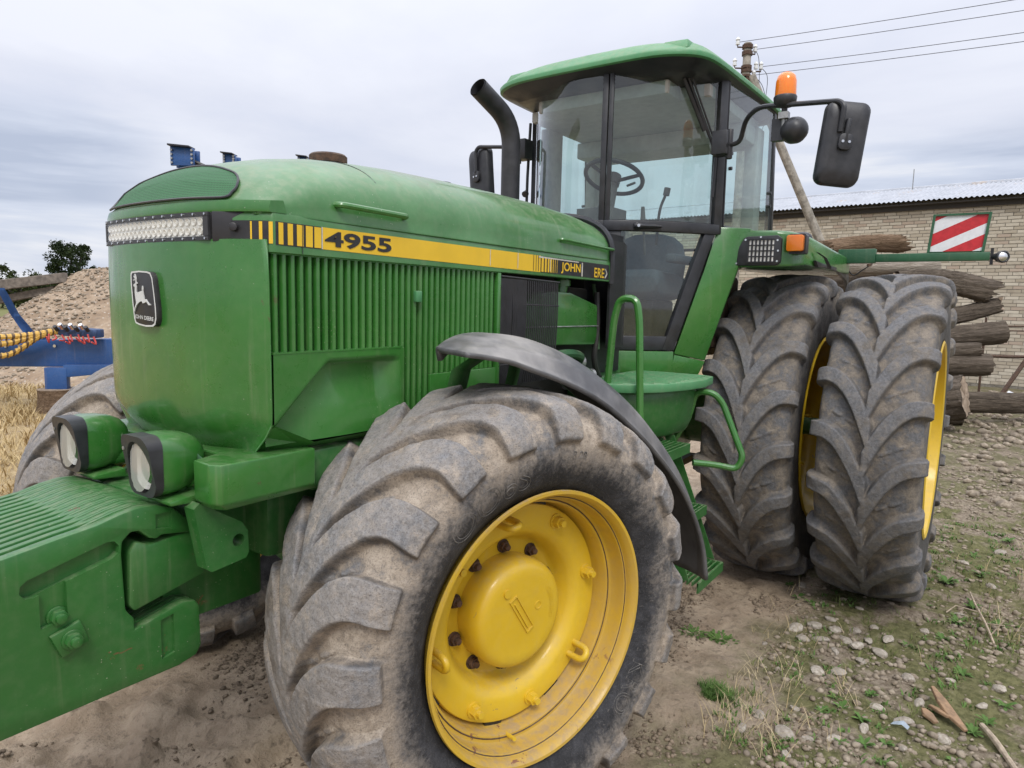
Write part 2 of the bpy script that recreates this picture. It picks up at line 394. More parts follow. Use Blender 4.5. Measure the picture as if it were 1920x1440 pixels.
# value noise for numpy arrays
def vnoise(x, y, seed=0):
    x = np.asarray(x, float); y = np.asarray(y, float)
    xi = np.floor(x).astype(np.int64); yi = np.floor(y).astype(np.int64); fx = x - xi; fy = y - yi
    fx = fx * fx * (3 - 2 * fx); fy = fy * fy * (3 - 2 * fy)
    def h(a, b):
        n = (a * 374761393 + b * 668265263 + seed * 974711) & 0x7fffffff
        n = ((n ^ (n >> 13)) * 1274126177) & 0x7fffffff
        return ((n ^ (n >> 16)) & 0xffff) / 65535.0
    return (h(xi, yi) * (1 - fx) + h(xi + 1, yi) * fx) * (1 - fy) + (h(xi, yi + 1) * (1 - fx) + h(xi + 1, yi + 1) * fx) * fy
def fbm(x, y, o=4, seed=0):
    s = 0; a = 0.5
    for i in range(o):
        s = s + a * vnoise(x * 2 ** i, y * 2 ** i, seed + i * 17); a *= 0.5
    return s
def sstep(a, b, x):
    t = np.clip((np.asarray(x, float) - a) / (b - a), 0, 1); return t * t * (3 - 2 * t)

# ================================================================== ground
def gz(x, y):
    x = np.asarray(x, float); y = np.asarray(y, float)
    z = 0.05 * sstep(-1.7, -0.7, x) * sstep(-6, -3, y)
    near = 1 - sstep(6, 14, np.hypot(x + 1, y))
    z = z + (fbm(x * 0.45, y * 0.45, 3, 5) - 0.44) * 0.10 * (1 - 0.75 * near)
    mud = sstep(-1.6, -0.4, x) * (1 - sstep(0.2, 1.0, y)) + 0.35
    lump = fbm(x * 7, y * 7, 4, 11)
    z = z + near * mud * (sstep(0.42, 0.66, lump) * 0.042 - 0.012)
    # tyre tracks pressed into the soft soil, running along the machine
    tr = (np.exp(-((y + 0.45) / 0.24) ** 2) + np.exp(-((y + 1.25) / 0.24) ** 2)) * sstep(-1.2, -0.3, x)
    bars = 0.5 + 0.5 * np.sin((x + 0.7 * np.abs(y + 0.62)) * 2 * pi / 0.21)
    z = z + tr * near * (sstep(0.35, 0.7, bars) * 0.034 - 0.018)
    z = z + near * (fbm(x * 19, y * 19, 3, 23) - 0.44) * 0.036 + near * (fbm(x * 34, y * 34, 2, 29) - 0.4) * 0.012
    z = z + (fbm(x * 2.2, y * 2.2, 3, 31) - 0.44) * 0.035 * (0.35 + 0.65 * sstep(3.2, 5.5, np.abs(x + 0.2)))
    # the wheels have settled: flatten under the tyres
    for cx, cy, rx, ry, h in ((0.02, 0.70, 0.30, 0.30, 0.047), (-0.02, -0.70, 0.30, 0.30, 0.047), (-2.95, 0.80, 0.36, 0.32, -0.004), (-2.95, 1.415, 0.36, 0.32, -0.004), (-2.95, -0.85, 0.36, 0.32, -0.004)):
        f = np.exp(-(((x - cx) / rx) ** 2 + ((y - cy) / ry) ** 2) ** 2)
        z = z * (1 - f) + h * f
    return z
def axis_pts(lo, a, b, hi, step, grow=1.16):
    pts = list(np.arange(a, b, step)); s = step; v = pts[-1]
    while v < hi: s *= grow; v += s; pts.append(v)
    s = step; v = a; left = []
    while v > lo: s *= grow; v -= s; left.append(v)
    return np.array(left[::-1] + pts)
gx = axis_pts(-700, -6.0, 2.0, 500, 0.028, 1.05)
gy = axis_pts(-700, -2.6, 2.9, 500, 0.028, 1.05)
GX, GY = np.meshgrid(gx, gy, indexing='ij')
GZ = gz(GX, GY)

s = Mat('ground')
px = s.n('ShaderNodeSeparateXYZ'); s.l(s.co, px.inputs[0]); X_, Y_ = px.outputs['X'], px.outputs['Y']
w1 = s.noise(1.1, 5, 0.6); w2 = s.noise(5.5, 6, 0.65); w3 = s.noise(26, 6, 0.7); w4 = s.noise(110, 4, 0.7)
dirt = s.mix(s.ramp(w2, 0.32, 0.68), (0.285, 0.215, 0.148), (0.45, 0.355, 0.255))
dirt = s.mix(s.math('MULTIPLY', s.ramp(w3, 0.52, 0.66), 0.6), dirt, (0.135, 0.103, 0.072))
dirt = s.mix(s.math('MULTIPLY', s.ramp(w4, 0.48, 0.72), 0.35), dirt, (0.42, 0.36, 0.28))
yn = s.math('ADD', Y_, s.math('MULTIPLY', s.math('SUBTRACT', w1, 0.5), 1.5))
side = s.math('MULTIPLY', s.ramp(yn, 0.80, 1.35), s.ramp(X_, 0.6, -0.4))
moss = s.mix(s.ramp(w3, 0.35, 0.65), (0.070, 0.078, 0.022), (0.145, 0.145, 0.050))
soil = s.mix(s.ramp(w3, 0.35, 0.68), (0.115, 0.088, 0.060), (0.30, 0.25, 0.185))
mm = s.math('MULTIPLY', side, s.ramp(s.noise(3.4, 6, 0.7, off=4.0), 0.41, 0.53))
c = s.mix(s.math('MULTIPLY', side, 0.85), dirt, soil)
c = s.mix(s.math('MULTIPLY', mm, 0.80), c, moss)
far = s.ramp(X_, -4.5, -7.5)
stony = s.mix(s.ramp(s.vor(9, out='Distance'), 0.1, 0.6), (0.30, 0.245, 0.18), (0.125, 0.098, 0.072))
c = s.mix(s.math('MULTIPLY', far, 0.40), c, stony)
dry = s.mix(s.ramp(s.noise(9, 5, 0.7, stretch=(1, 3, 1)), 0.35, 0.65), (0.30, 0.215, 0.105), (0.47, 0.36, 0.20))
c = s.mix(s.math('MULTIPLY', s.ramp(Y_, -2.9, -4.6), s.ramp(w2, 0.30, 0.50)), c, dry)
meadow = s.mix(w2, (0.10, 0.12, 0.04), (0.22, 0.20, 0.08))
dist = s.n('ShaderNodeVectorMath', operation='LENGTH'); s.l(s.co, dist.inputs[0])
c = s.mix(s.ramp(dist.outputs['Value'], 24, 45), c, meadow)
b = s.bump(w3, 0.7, 0.03); b = s.bump(w4, 0.55, 0.008, b)
s.set(color=c, rough=0.95, spec=0.2, normal=b)
GROUND_M = s.m
ground = obj('ground', grid_mesh('ground', np.stack([GX, GY, GZ], -1), len(gx), len(gy), GROUND_M), None)
tag(ground, 'bare rutted farmyard soil with moss and stones on one side', None, None, 'structure')

# ------------------------------------------------------------------ stones
def stone_geo(seed, sub=1, flat=0.7):
    bm = bmesh.new(); bmesh.ops.create_icosphere(bm, subdivisions=sub, radius=1.0)
    r_ = random.Random(seed); ax = [Vector((r_.uniform(-1, 1), r_.uniform(-1, 1), r_.uniform(-1, 1))).normalized() for _ in range(7)]
    cut = [r_.uniform(0.62, 0.95) for _ in ax]
    for v in bm.verts:
        p = v.co.copy()
        for a, k in zip(ax, cut):
            d_ = p.dot(a)
            if d_ > k: p -= a * (d_ - k) * 0.85
        p *= 1 + r_.uniform(-0.06, 0.06)
        v.co = Vector((p.x * 1.15, p.y * 0.9, p.z * flat))
    V = [tuple(v.co) for v in bm.verts]; F = [tuple(v.index for v in f.verts) for f in bm.faces]; bm.free()
    return V, F
def stone_mat(name, a, b_, randomize=True):
    s = Mat(name); n = s.noise(2.5 if randomize else 30, 5, 0.6)
    c = s.mix(s.ramp(n, 0.3, 0.7), a, b_)
    if randomize:
        oi = s.n('ShaderNodeObjectInfo'); c = s.mix(s.math('MULTIPLY', oi.outputs['Random'], 0.55), c, (0.20, 0.17, 0.14))
    else:
        c = s.mix(s.math('MULTIPLY', s.ramp(s.noise(13, 2, off=3), 0.45, 0.65), 0.6), c, (0.17, 0.14, 0.11))
    s.set(color=c, rough=0.88, spec=0.3, normal=s.bump(s.noise(9 if randomize else 90, 5, 0.7), 0.35, 0.08 if randomize else 0.01))
    return s.m
STONE_M = stone_mat('stone', (0.31, 0.265, 0.205), (0.52, 0.465, 0.385))
GRAVEL_M = stone_mat('gravel', (0.185, 0.145, 0.10), (0.36, 0.30, 0.225), False)
stone_meshes = [mesh_of('stone', stone_geo(i, 2, 0.62), STONE_M, 32) for i in range(8)]
def add_stone(x, y, r, label, group, lift=0.25):
    o = obj('stone', rng.choice(stone_meshes), None)
    o.location = (x, y, float(gz(x, y)) + r * lift * 0.6); o.rotation_euler = (rng.uniform(-.25, .25), rng.uniform(-.25, .25), rng.uniform(0, 6.3))
    q = rng.uniform(0.8, 1.25); o.scale = (r * q, r / q, r * rng.uniform(0.7, 1.1))
    return tag(o, label, 'stone', group)
for x, y, r in ((-2.00, 1.16, .062), (-2.08, 1.24, .055), (-1.93, 1.30, .05), (-2.10, 1.34, .045), (-2.02, 1.40, .05), (-2.16, 1.42, .05), (-1.96, 1.46, .052), (-1.90, 1.22, .048), (-2.06, 1.50, .04), (-2.20, 1.30, .04), (-1.86, 1.38, .042), (-1.97, 1.56, .05), (-2.12, 1.58, .045), (-1.84, 1.50, .035), (-2.25, 1.50, .035)):
    add_stone(x, y, r * .72, 'pale rounded stone in the heap of stones before the outer dual wheel', 'stones heaped before the dual wheel')
for x, y, r in ((-0.92, 1.36, .055), (-1.03, 1.24, .042), (-1.60, 1.35, .05), (-1.66, 1.43, .052), (-1.42, 1.62, .042), (-1.36, 1.72, .045), (-1.20, 1.60, .036), (-1.02, 1.52, .04), (-1.30, 1.86, .04), (-1.55, 1.76, .036), (-1.78, 1.70, .044), (-1.16, 1.35, .03), (-0.86, 1.22, .035), (-1.88, 1.86, .03), (-1.50, 1.20, .028), (-1.72, 1.08, .024), (-2.60, 1.06, .05), (-2.45, 1.40, .03), (-2.38, 1.72, .034), (-2.75, 1.86, .03), (-1.70, 1.98, .036), (-1.92, 2.04, .045), (-0.96, 1.44, .03), (-0.80, 1.40, .03), (-1.13, 1.74, .028), (-3.3, 2.0, .05), (-4.1, 2.05, .06), (-3.7, 1.85, .04)):
    add_stone(x, y, r * .70, 'single pale stone half sunk in the mossy soil beside the dual wheels', 'single stones in the mossy soil')
# the gravel between them
def scatter(name, n, pick, rmin, rmax, seed, mat, flat=0.65, lift=0.2):
    r_ = random.Random(seed); base = [stone_geo(100 + i, 1, flat) for i in range(6)]
    bv = [np.array(g[0]) for g in base]; bf = [np.array(g[1]) for g in base]
    V, F = [], []; o = 0
    for i in range(n):
        p = pick(r_)
        if p is None: continue
        x, y, z = p; k = r_.randrange(6); rr = rmin + (rmax - rmin) * r_.random() ** 3
        a = r_.uniform(0, 6.28); ca, sa = cos(a), sin(a); q = bv[k] * rr * np.array([r_.uniform(.8, 1.25), r_.uniform(.8, 1.2), r_.uniform(.7, 1.1)])
        q = np.stack([q[:, 0] * ca - q[:, 1] * sa + x, q[:, 0] * sa + q[:, 1] * ca + y, q[:, 2] + z + rr * lift], -1)
        V.append(q); F.append(bf[k] + o); o += len(q)
    V = np.concatenate(V).astype(np.float32); F = np.concatenate(F).astype(np.int32)
    me = bpy.data.meshes.new(name); me.vertices.add(len(V)); me.vertices.foreach_set('co', V.reshape(-1))
    me.loops.add(F.size); me.loops.foreach_set('vertex_index', F.reshape(-1)); me.polygons.add(len(F))
    me.polygons.foreach_set('loop_start', np.arange(0, F.size, 3, dtype=np.int32)); me.polygons.foreach_set('loop_total', np.full(len(F), 3, dtype=np.int32))
    me.update(calc_edges=True); me.materials.append(mat); return me
def pick_yard(r_):
    for _ in range(20):
        x = -0.6 - 6.5 * r_.random() ** 1.4; y = r_.uniform(0.95, 2.9)
        if y > 0.95 + 0.3 * vnoise(x * 1.5, y * 1.5, 3) and vnoise(x * 2.6 + 9, y * 2.6, 8) > r_.uniform(0.15, 0.8):
            return x, y, float(gz(x, y))
o = obj('gravel', scatter('gravel', 9500, pick_yard, 0.003, 0.022, 5, GRAVEL_M), None)
tag(o, 'small pale gravel strewn over the mossy soil by the dual wheels', 'gravel', None, 'stuff')
def pick_far(r_):
    x = -5.5 - 11 * r_.random(); y = r_.uniform(0.4, 4.5); return x, y, float(gz(x, y))
o = obj('rubble', scatter('rubble', 2600, pick_far, 0.012, 0.085, 6, GRAVEL_M), None)
tag(o, 'broken grey rubble covering the yard in front of the log pile', 'rubble', None, 'stuff')
CLOD_M = simple('soil_clods', (0.20, 0.155, 0.11), 0.95, var=0.4, scale=40, bump=0.4, spec=0.15)
def pick_clod(r_):
    for _ in range(20):
        x = r_.uniform(-2.4, 1.2); y = r_.uniform(-2.2, 1.5)
        if vnoise(x * 3.6 + 3, y * 5.2, 77) > r_.uniform(0.46, 0.86): return x, y, float(gz(x, y))
o = obj('soil_clods', scatter('soil_clods', 15000, pick_clod, 0.0025, 0.0145, 9, CLOD_M, 0.7), None)
tag(o, 'dark crumbled clods of soil lying under the front of the tractor', 'soil', None, 'stuff')

# ------------------------------------------------------------------ grass and weeds
def blades(name, spots, mat, n_per, h, spread, lean, width, seed):
    r_ = random.Random(seed); V, F = [], []
    for x, y in spots:
        z = float(gz(x, y))
        for _ in range(n_per):
            a = r_.uniform(0, 6.28); rr = spread * r_.random(); bx, by = x + rr * cos(a), y + rr * sin(a)
            hh = h * r_.uniform(0.4, 1.2); b_ = r_.uniform(0, 6.28); ln = lean * r_.uniform(0.2, 1.2) * hh; w = width * r_.uniform(0.6, 1.3)
            ux, uy = -sin(b_) * w, cos(b_) * w; o_ = len(V)
            V += [(bx - ux, by - uy, z - 0.005), (bx + ux, by + uy, z - 0.005), (bx + ln * .45 * cos(b_) + ux * .8, by + ln * .45 * sin(b_) + uy * .8, z + hh * .62), (bx + ln * .45 * cos(b_) - ux * .8, by + ln * .45 * sin(b_) - uy * .8, z + hh * .62), (bx + ln * cos(b_), by + ln * sin(b_), z + hh)]
            F += [(o_, o_ + 1, o_ + 2, o_ + 3), (o_ + 3, o_ + 2, o_ + 4)]
    me = bpy.data.meshes.new(name); me.from_pydata(V, [], F); me.materials.append(mat); return me
def leafmat(name, a, b_, sc=3.0):
    s = Mat(name); s.set(color=s.mix(s.ramp(s.noise(sc, 4, 0.7), 0.3, 0.7), a, b_), rough=0.7, spec=0.25); return s.m
DRY_M = leafmat('dry_grass', (0.30, 0.20, 0.085), (0.54, 0.42, 0.22))
STRAW_M = leafmat('straw', (0.36, 0.27, 0.13), (0.50, 0.41, 0.25))
WEED_M = leafmat('weed_leaf', (0.055, 0.115, 0.022), (0.12, 0.20, 0.05), 9)
WEED2_M = leafmat('weed_grass', (0.075, 0.12, 0.028), (0.20, 0.22, 0.07), 6)
sp = [(x, y) for x, y in ((rng.uniform(-6.5, 1.2), rng.uniform(-14, -3.3)) for _ in range(2600)) if vnoise(x * .8, y * .8, 4) > 0.28]
o = obj('dry_grass', blades('dry_grass', sp, DRY_M, 14, 0.13, 0.16, 1.1, 0.006, 3), None); tag(o, 'trampled straw-coloured dry grass beyond the front wheel', 'grass', None, 'stuff')
sp = []
for _ in range(420):
    x = -0.7 - 4.2 * rng.random() ** 1.3; y = rng.uniform(1.0, 2.6)
    if vnoise(x * 3 + 2, y * 3, 12) > 0.42: sp.append((x, y))
sprout = []
for _ in range(620):
    x = -0.75 - 4.0 * rng.random() ** 1.3; y = rng.uniform(1.0, 2.6)
    if vnoise(x * 3.2 + 7, y * 3.2, 19) > 0.5: sprout.append((x, y))
o = obj('sprouts', blades('sprouts', sprout, WEED_M, 12, 0.016, 0.035, 1.8, 0.0042, 28), None); tag(o, 'tiny green sprouts spread through the mossy stony soil', 'sprouts', None, 'stuff')
o = obj('sparse_grass', blades('sparse_grass', sp, WEED2_M, 7, 0.035, 0.05, 1.1, 0.0022, 8), None); tag(o, 'thin green grass sprouting among the stones', 'grass', None, 'stuff')
sp = [(-0.95 + rng.gauss(0, .16), 1.22 + rng.gauss(0, .10)) for _ in range(26)] + [(-1.45 + rng.gauss(0, .3), 1.25 + rng.gauss(0, .18)) for _ in range(22)] + [(-3.4 + rng.gauss(0, .9), 2.0 + rng.gauss(0, .2)) for _ in range(24)] + [(-2.1 + rng.gauss(0, .4), 1.2 + rng.gauss(0, .1)) for _ in range(8)]
o = obj('straw_stems', blades('straw_stems', sp, STRAW_M, 6, 0.075, 0.07, 1.6, 0.0013, 18), None); tag(o, 'wispy dead grass stems among the stones', 'grass', None, 'stuff')
def weed(x, y, r, n, label, group, h=0.5, round_=False):
    V, F = [], []
    for i in range(n):
        a = 2 * pi * i / n * 1.618 * 3 + rng.uniform(-.3, .3); L = r * rng.uniform(0.5, 1.1); up = h * rng.uniform(0.2, 1.1) * L; w = L * rng.uniform(0.10, 0.21); o_ = len(V)
        ca, sa = cos(a), sin(a); off = r * rng.random() if round_ else 0
        if round_: L *= .42; up *= .42; w *= .55
        for t, ww, zz_ in ((0.05, .25, .1), (.45, 1, .75), (.8, .75, 1.0), (1.0, .05, .85)):
            for sgn in (-1, 1): V.append((ca * (L * t + off) - sa * w * ww * sgn, sa * (L * t + off) + ca * w * ww * sgn, up * zz_ + (0.12 * w if sgn else 0)))
        F += [(o_ + 2 * k, o_ + 2 * k + 1, o_ + 2 * k + 3, o_ + 2 * k + 2) for k in range(3)]
    o = obj('weed', (V, F), WEED_M, None, 0); o.location = (x, y, float(gz(x, y)))
    return tag(o, label, 'weed', group)
tuft_sp = [(-1.07 + rng.gauss(0, .026), 1.06 + rng.gauss(0, .032)) for _ in range(70)]
o = obj('moss_tuft', blades('moss_tuft', tuft_sp, WEED_M, 20, 0.028, 0.022, 1.5, 0.0014, 41), None); tag(o, 'round bright green tuft growing in bare soil behind the front wheel', 'grass tuft')
weed(-1.58, 0.76, 0.06, 110, 'low leafy green weed in the bare soil between front and rear wheels', 'low weeds in the bare soil', 0.4, True)
weed(-1.64, 0.88, 0.07, 130, 'low leafy green weed in the bare soil between front and rear wheels', 'low weeds in the bare soil', 0.4, True)
for x, y, r in ((-2.35, 1.80, .06), (-2.62, 1.86, .07), (-2.9, 1.92, .08), (-3.2, 1.78, .09), (-3.5, 1.95, .09), (-3.9, 1.9, .09), (-2.15, 1.66, .05), (-1.32, 1.50, .05), (-1.22, 1.44, .055), (-1.26, 1.58, .05), (-1.40, 1.46, .045), (-2.55, 1.0, .06), (-2.42, 1.08, .06), (-2.36, 1.16, .05), (-1.05, 1.62, .05), (-1.12, 1.68, .05), (-1.6, 2.0, .07), (-1.76, 2.06, .06), (-4.4, 2.1, .1), (-2.0, 1.9, .06), (-2.7, 2.05, .07), (-1.52, 1.58, .045), (-1.0, 1.55, .045), (-1.18, 1.9, .05), (-1.45, 1.95, .05)):
    weed(x, y, r * rng.uniform(.55, .85), rng.randint(11, 24), 'small green rosette weed among stones beside the dual wheels', 'rosette weeds among the stones', 0.55)

# ------------------------------------------------------------------ litter on the soil
WOOD_RAW = simple('raw_wood', (0.27, 0.17, 0.095), 0.75, var=0.35, scale=25, bump=0.2)
WOOD_GREY = simple('grey_stick', (0.36, 0.29, 0.21), 0.85, var=0.3, scale=40, bump=0.2)
def gp(x, y, h=0.0): return (x, y, float(gz(x, y)) + h)
def chip(pts, w, label, t=0.012):
    ring = []
    for i, p in enumerate(pts):
        k = sin(pi * (i + 0.4) / (len(pts) - 0.2)); ww = w * max(0.15, k); ring.append([(p[0] + ww * .6, p[1] - ww, p[2]), (p[0] - ww * .6, p[1] + ww, p[2] + .004), (p[0] - ww * .5, p[1] + ww * .8, p[2] + t), (p[0] + ww * .5, p[1] - ww * .8, p[2] + t)])
    o = obj('wood_chip', loft(ring), WOOD_RAW, None, 40, 0.002); return tag(o, label, 'wood scrap', 'split wood scraps')
chip([gp(-1.62, 1.80, .055), gp(-1.55, 1.84, .045), gp(-1.47, 1.88, .028), gp(-1.41, 1.93, .012)], .022, 'long curved orange-brown strip of split wood')
chip([gp(-1.47, 1.78, .01), gp(-1.43, 1.80, .014), gp(-1.40, 1.83, .012)], .02, 'short orange wood chip lying under the curved wood strip')
chip([gp(-1.53, 1.80, .02), gp(-1.49, 1.84, .026), gp(-1.45, 1.87, .02)], .016, 'dark brown wood splinter tucked against the curved wood strip')
o = obj('stick', tube([gp(-1.50, 1.98, .02), gp(-1.40, 2.02, .022), gp(-1.28, 2.07, .02), gp(-1.10, 2.12, .02)], [.011, .012, .011, .009], 8, smooth=4), WOOD_GREY); tag(o, 'bare pale stick lying beside the curved wood strip', 'stick')
o = obj('twig', join(tube([gp(-3.0, 1.90, .05), gp(-2.8, 1.93, .06), gp(-2.6, 1.98, .03), gp(-2.42, 2.02, .015)], .006, 6, smooth=4), tube([gp(-2.6, 1.98, .03), gp(-2.56, 2.06, .06)], .004, 6), tube([gp(-2.72, 1.95, .045), gp(-2.75, 1.84, .05), gp(-2.70, 1.80, .02)], .0035, 6), tube([gp(-2.5, 2.0, .02), gp(-2.52, 2.05, .09)], .003, 6)), WOOD_GREY); tag(o, 'forked dry twig lying on the mossy soil', 'twig')
o = obj('plastic_scrap', loft([[gp(-1.30, 1.68, .012), gp(-1.31, 1.69, .02)], [gp(-1.285, 1.72, .02), gp(-1.30, 1.725, .028)], [gp(-1.278, 1.742, .012), gp(-1.284, 1.748, .022)]], False, False), simple('pale_blue_plastic', (0.36, 0.42, 0.47), 0.4), None); tag(o, 'pale blue scrap of plastic among the stones', 'plastic scrap')

# ================================================================== brick building behind the yard
WA = Vector((-17.41, 1.77, 0)); WT = Vector((-0.0983, -0.9952, 0)); WN = Vector((0.9952, -0.0983, 0))   # wall base, along it (away), out of it
def wall_pt(s_, d_, z): return tuple(WA + WT * s_ + WN * d_ + Vector((0, 0, z)))
bld = thing('brick_building', 'long low pale brick shed with grey corrugated roof behind the log pile', 'building', tuple(WA))
def bpart(name, g, mat, parent=bld, **k):
    o = obj(name, g, mat, None, **k); o.parent = parent
    if parent is bld: o.matrix_parent_inverse = Matrix.Translation(-WA)
    return o
s = Mat('mortar'); n = s.noise(14, 6, 0.65); s.set(color=s.mix(s.ramp(n, .3, .7), (0.14, 0.125, 0.10), (0.27, 0.245, 0.205)), rough=0.95, spec=0.1, normal=s.bump(s.noise(60, 4), .4, .01)); MORTAR = s.m
def wbox(s0, s1, d0, d1, z0, z1):
    return [wall_pt(a, b_, c_) for a in (s0, s1) for b_ in (d0, d1) for c_ in (z0, z1)], box(0, 1, 0, 1, 0, 1)[1]
wall = bpart('wall', join(wbox(-13, 12, -0.30, 0, -0.2, 4.32), wbox(-13, -12.7, -6.2, -0.30, -0.2, 4.32), wbox(11.7, 12, -6.2, -0.30, -0.2, 4.32), wbox(-13, 12, -6.5, -6.2, -0.2, 4.32)), MORTAR, smooth=0)
def brickmat(name, obj_rand):
    s = Mat(name); n = s.noise(6, 5, 0.6)
    if obj_rand:
        oi = s.n('ShaderNodeObjectInfo'); r_ = oi.outputs['Random']
    else:
        g_ = s.n('ShaderNodeNewGeometry'); r_ = g_.outputs['Random Per Island']
    c = s.mix(r_, (0.40, 0.345, 0.26), (0.60, 0.545, 0.44))
    c = s.mix(s.math('MULTIPLY', s.ramp(n, 0.5, 0.72), 0.45), c, (0.235, 0.195, 0.15))
    c = s.mix(s.math('MULTIPLY', s.ramp(r_, 0.90, 0.95), 0.5), c, (0.26, 0.15, 0.10))
    s.set(color=c, rough=0.92, spec=0.15, normal=s.bump(s.noise(40, 5, .7), .3, .01)); return s.m
BRICK_O, BRICK_S = brickmat('brick_single', True), brickmat('brick_joined', False)
bl, bh, bj = 0.25, 0.065, 0.012
brick_me = mesh_of('brick', box(-bl / 2, bl / 2, -0.06, 0.006, -bh / 2, bh / 2), BRICK_O, 0, 0.004, 1)
rot_w = Matrix((( WT.x, WN.x, 0, 0), (WT.y, WN.y, 0, 0), (0, 0, 1, 0), (0, 0, 0, 1)))
slots = []
for k in range(int(4.15 / (bh + bj))):
    z = 0.12 + k * (bh + bj)
    for i in range(-30, 44):
        sx_ = i * (bl + bj) + (0.5 * (bl + bj) if k % 2 else 0) + 0.03 * (k % 3)
        if -7.5 < sx_ < 9.5: slots.append((sx_, z + rng.uniform(-.003, .003)))
def shows(q):
    s_, z = q
    if s_ < -0.45 or s_ > 6 or z < 0.7: return 1e9
    if -0.45 < s_ < 0.35 and z < 2.6: return 50 + s_           # logs and sign stand before much of this
    return s_ + (0 if z > 2.2 else 2.0)
slots.sort(key=shows)
for s_, z in slots[:300]:
    o = bpart('brick', brick_me, None, wall)
    o.matrix_parent_inverse = Matrix.Identity(4)
    o.matrix_local = Matrix.Translation(Vector(wall_pt(s_, rng.uniform(-.003, .003), z))) @ rot_w @ Matrix.Scale(rng.uniform(.985, 1.0), 4)
V, F = [], []
B0, BF = box(-bl / 2, bl / 2, -0.06, 0.006, -bh / 2, bh / 2)
for s_, z in slots[300:]:
    o_ = len(V); d_ = rng.uniform(-.003, .003)
    V += [wall_pt(s_ + v[0], d_ + v[1], z + v[2]) for v in B0]; F += [tuple(i + o_ for i in f) for f in BF]
me = bpy.data.meshes.new('brick_courses'); me.from_pydata(V, [], F); me.materials.append(BRICK_S)
o = bpart('brick_courses', me, None, wall); o.matrix_parent_inverse = Matrix.Identity(4); o['kind'] = 'stuff'
# corrugated roof, two slopes
ns = 25 * 80
ss = np.linspace(-13.2, 12.2, ns)
wave = 0.016 * np.sin(ss * 2 * pi / 0.105)
s = Mat('corrugated_roof'); n = s.noise(3, 6, .65); c = s.mix(s.ramp(n, .3, .7), (0.33, 0.345, 0.37), (0.44, 0.455, 0.48)); c = s.mix(s.math('MULTIPLY', s.ramp(s.noise(1.4, 5, .7, off=5), .58, .68), .6), c, (0.42, 0.33, 0.24)); s.set(color=c, rough=.55, metal=.25); ROOFM = s.m
s = Mat('soffit'); s.set(color=(0.05, 0.045, 0.04), rough=.9); SOFFIT = s.m
def roof_slope(d0, z0, d1, z1):
    ts = np.linspace(0, 1, 5); V = np.zeros((ns, 5, 3))
    for j, t in enumerate(ts):
        d_ = d0 + (d1 - d0) * t; z = z0 + (z1 - z0) * t
        V[:, j, 0] = WA.x + WT.x * ss + WN.x * d_; V[:, j, 1] = WA.y + WT.y * ss + WN.y * d_; V[:, j, 2] = z + wave
    return grid_mesh('roof', V, ns, 5, ROOFM)
roof = bpart('roof', roof_slope(0.26, 4.30, -3.2, 5.12), None)
ro2 = bpart('roof', roof_slope(-3.2, 5.12, -6.8, 4.26), None)
bpart('eave_board', join(wbox(-13, 12, 0.004, 0.05, 4.10, 4.24), wbox(-13, 12, 0.052, 0.20, 4.215, 4.24)), SOFFIT, smooth=0)
o = obj('ridge_cap', tube([wall_pt(-13.2, -3.2, 5.10), wall_pt(12.2, -3.2, 5.10)], .075, 8), ROOFM, roof); o.matrix_parent_inverse = Matrix.Translation(-WA) if False else Matrix.Identity(4)
o = obj('mast', cyl(wall_pt(2.4, -3.0, 5.05), wall_pt(2.4, -3.0, 5.62), .012, 6), STEEL, roof)

# ------------------------------------------------------------------ concrete power pole with raking strut
CONC = simple('concrete', (0.27, 0.245, 0.205), 0.92, var=0.35, scale=9, bump=0.3, spec=0.2)
PORC = simple('porcelain', (0.70, 0.71, 0.70), 0.25, var=0.05)
PB = Vector((-14.11, -3.08, 0))
pole = thing('power_pole', 'concrete power pole with raking strut and white insulators behind the tractor', 'power pole', tuple(PB))
PM = Matrix.Translation(-PB)
def ppart(name, g, mat, par=pole, **k):
    o = obj(name, g, mat, None, **k); o.parent = par
    if par is pole: o.matrix_parent_inverse = PM
    return o
ppart('shaft', tube([PB + Vector((0, 0, -.3)), PB + Vector((0, 0, 7.45))], [.135, .088], 10), CONC, bevel=.01)
RH = Vector((-0.5754, 0.8175, 0)).normalized()       # the run of the wires, square to the pole line
SF = PB + Vector((-1.55, 3.05, 0))
ppart('strut', tube([SF + Vector((0, 0, -.2)), PB + Vector((0.0, 0.12, 6.75))], [.105, .09], 10), CONC, bevel=.01)
wire_ends = []
for z, lat, nm in ((7.42, -.22, 0), (7.28, .17, 1), (6.92, .32, 2), (6.74, .17, 3), (6.98, -.26, 4), (6.35, .30, 5), (6.78, -.28, 6)):
    a = PB + Vector((0, 0, z - .06)); b_ = PB + RH * lat + Vector((0, 0, z - .06))
    pin = ppart('crossarm', join(tube([a, b_, b_ + Vector((0, 0, .08))], .017, 6), cyl(a - Vector((0, 0, .03)), a + Vector((0, 0, .05)), .118, 10)), RUST)
    for q in ((0,) if nm in (0, 1, 3, 4, 6) else (0, -.11)):
        p = b_ + RH * q + Vector((0, 0, .05))
        ppart('insulator', xf(lathe([(0, .012), (0, .045), (.05, .045), (.06, .034), (.085, .036), (.1, .05), (.13, .038), (.16, .012), (.16, 0)], 12), Matrix.Translation(p) @ Matrix.Rotation(pi / 2, 4, 'X')), PORC)
    wire_ends.append(b_ + Vector((0, 0, .1)))
WIRE = simple('wire', (0.05, 0.05, 0.055), 0.6)
WD = Vector((0.02, 0.99, 0.0)).normalized()
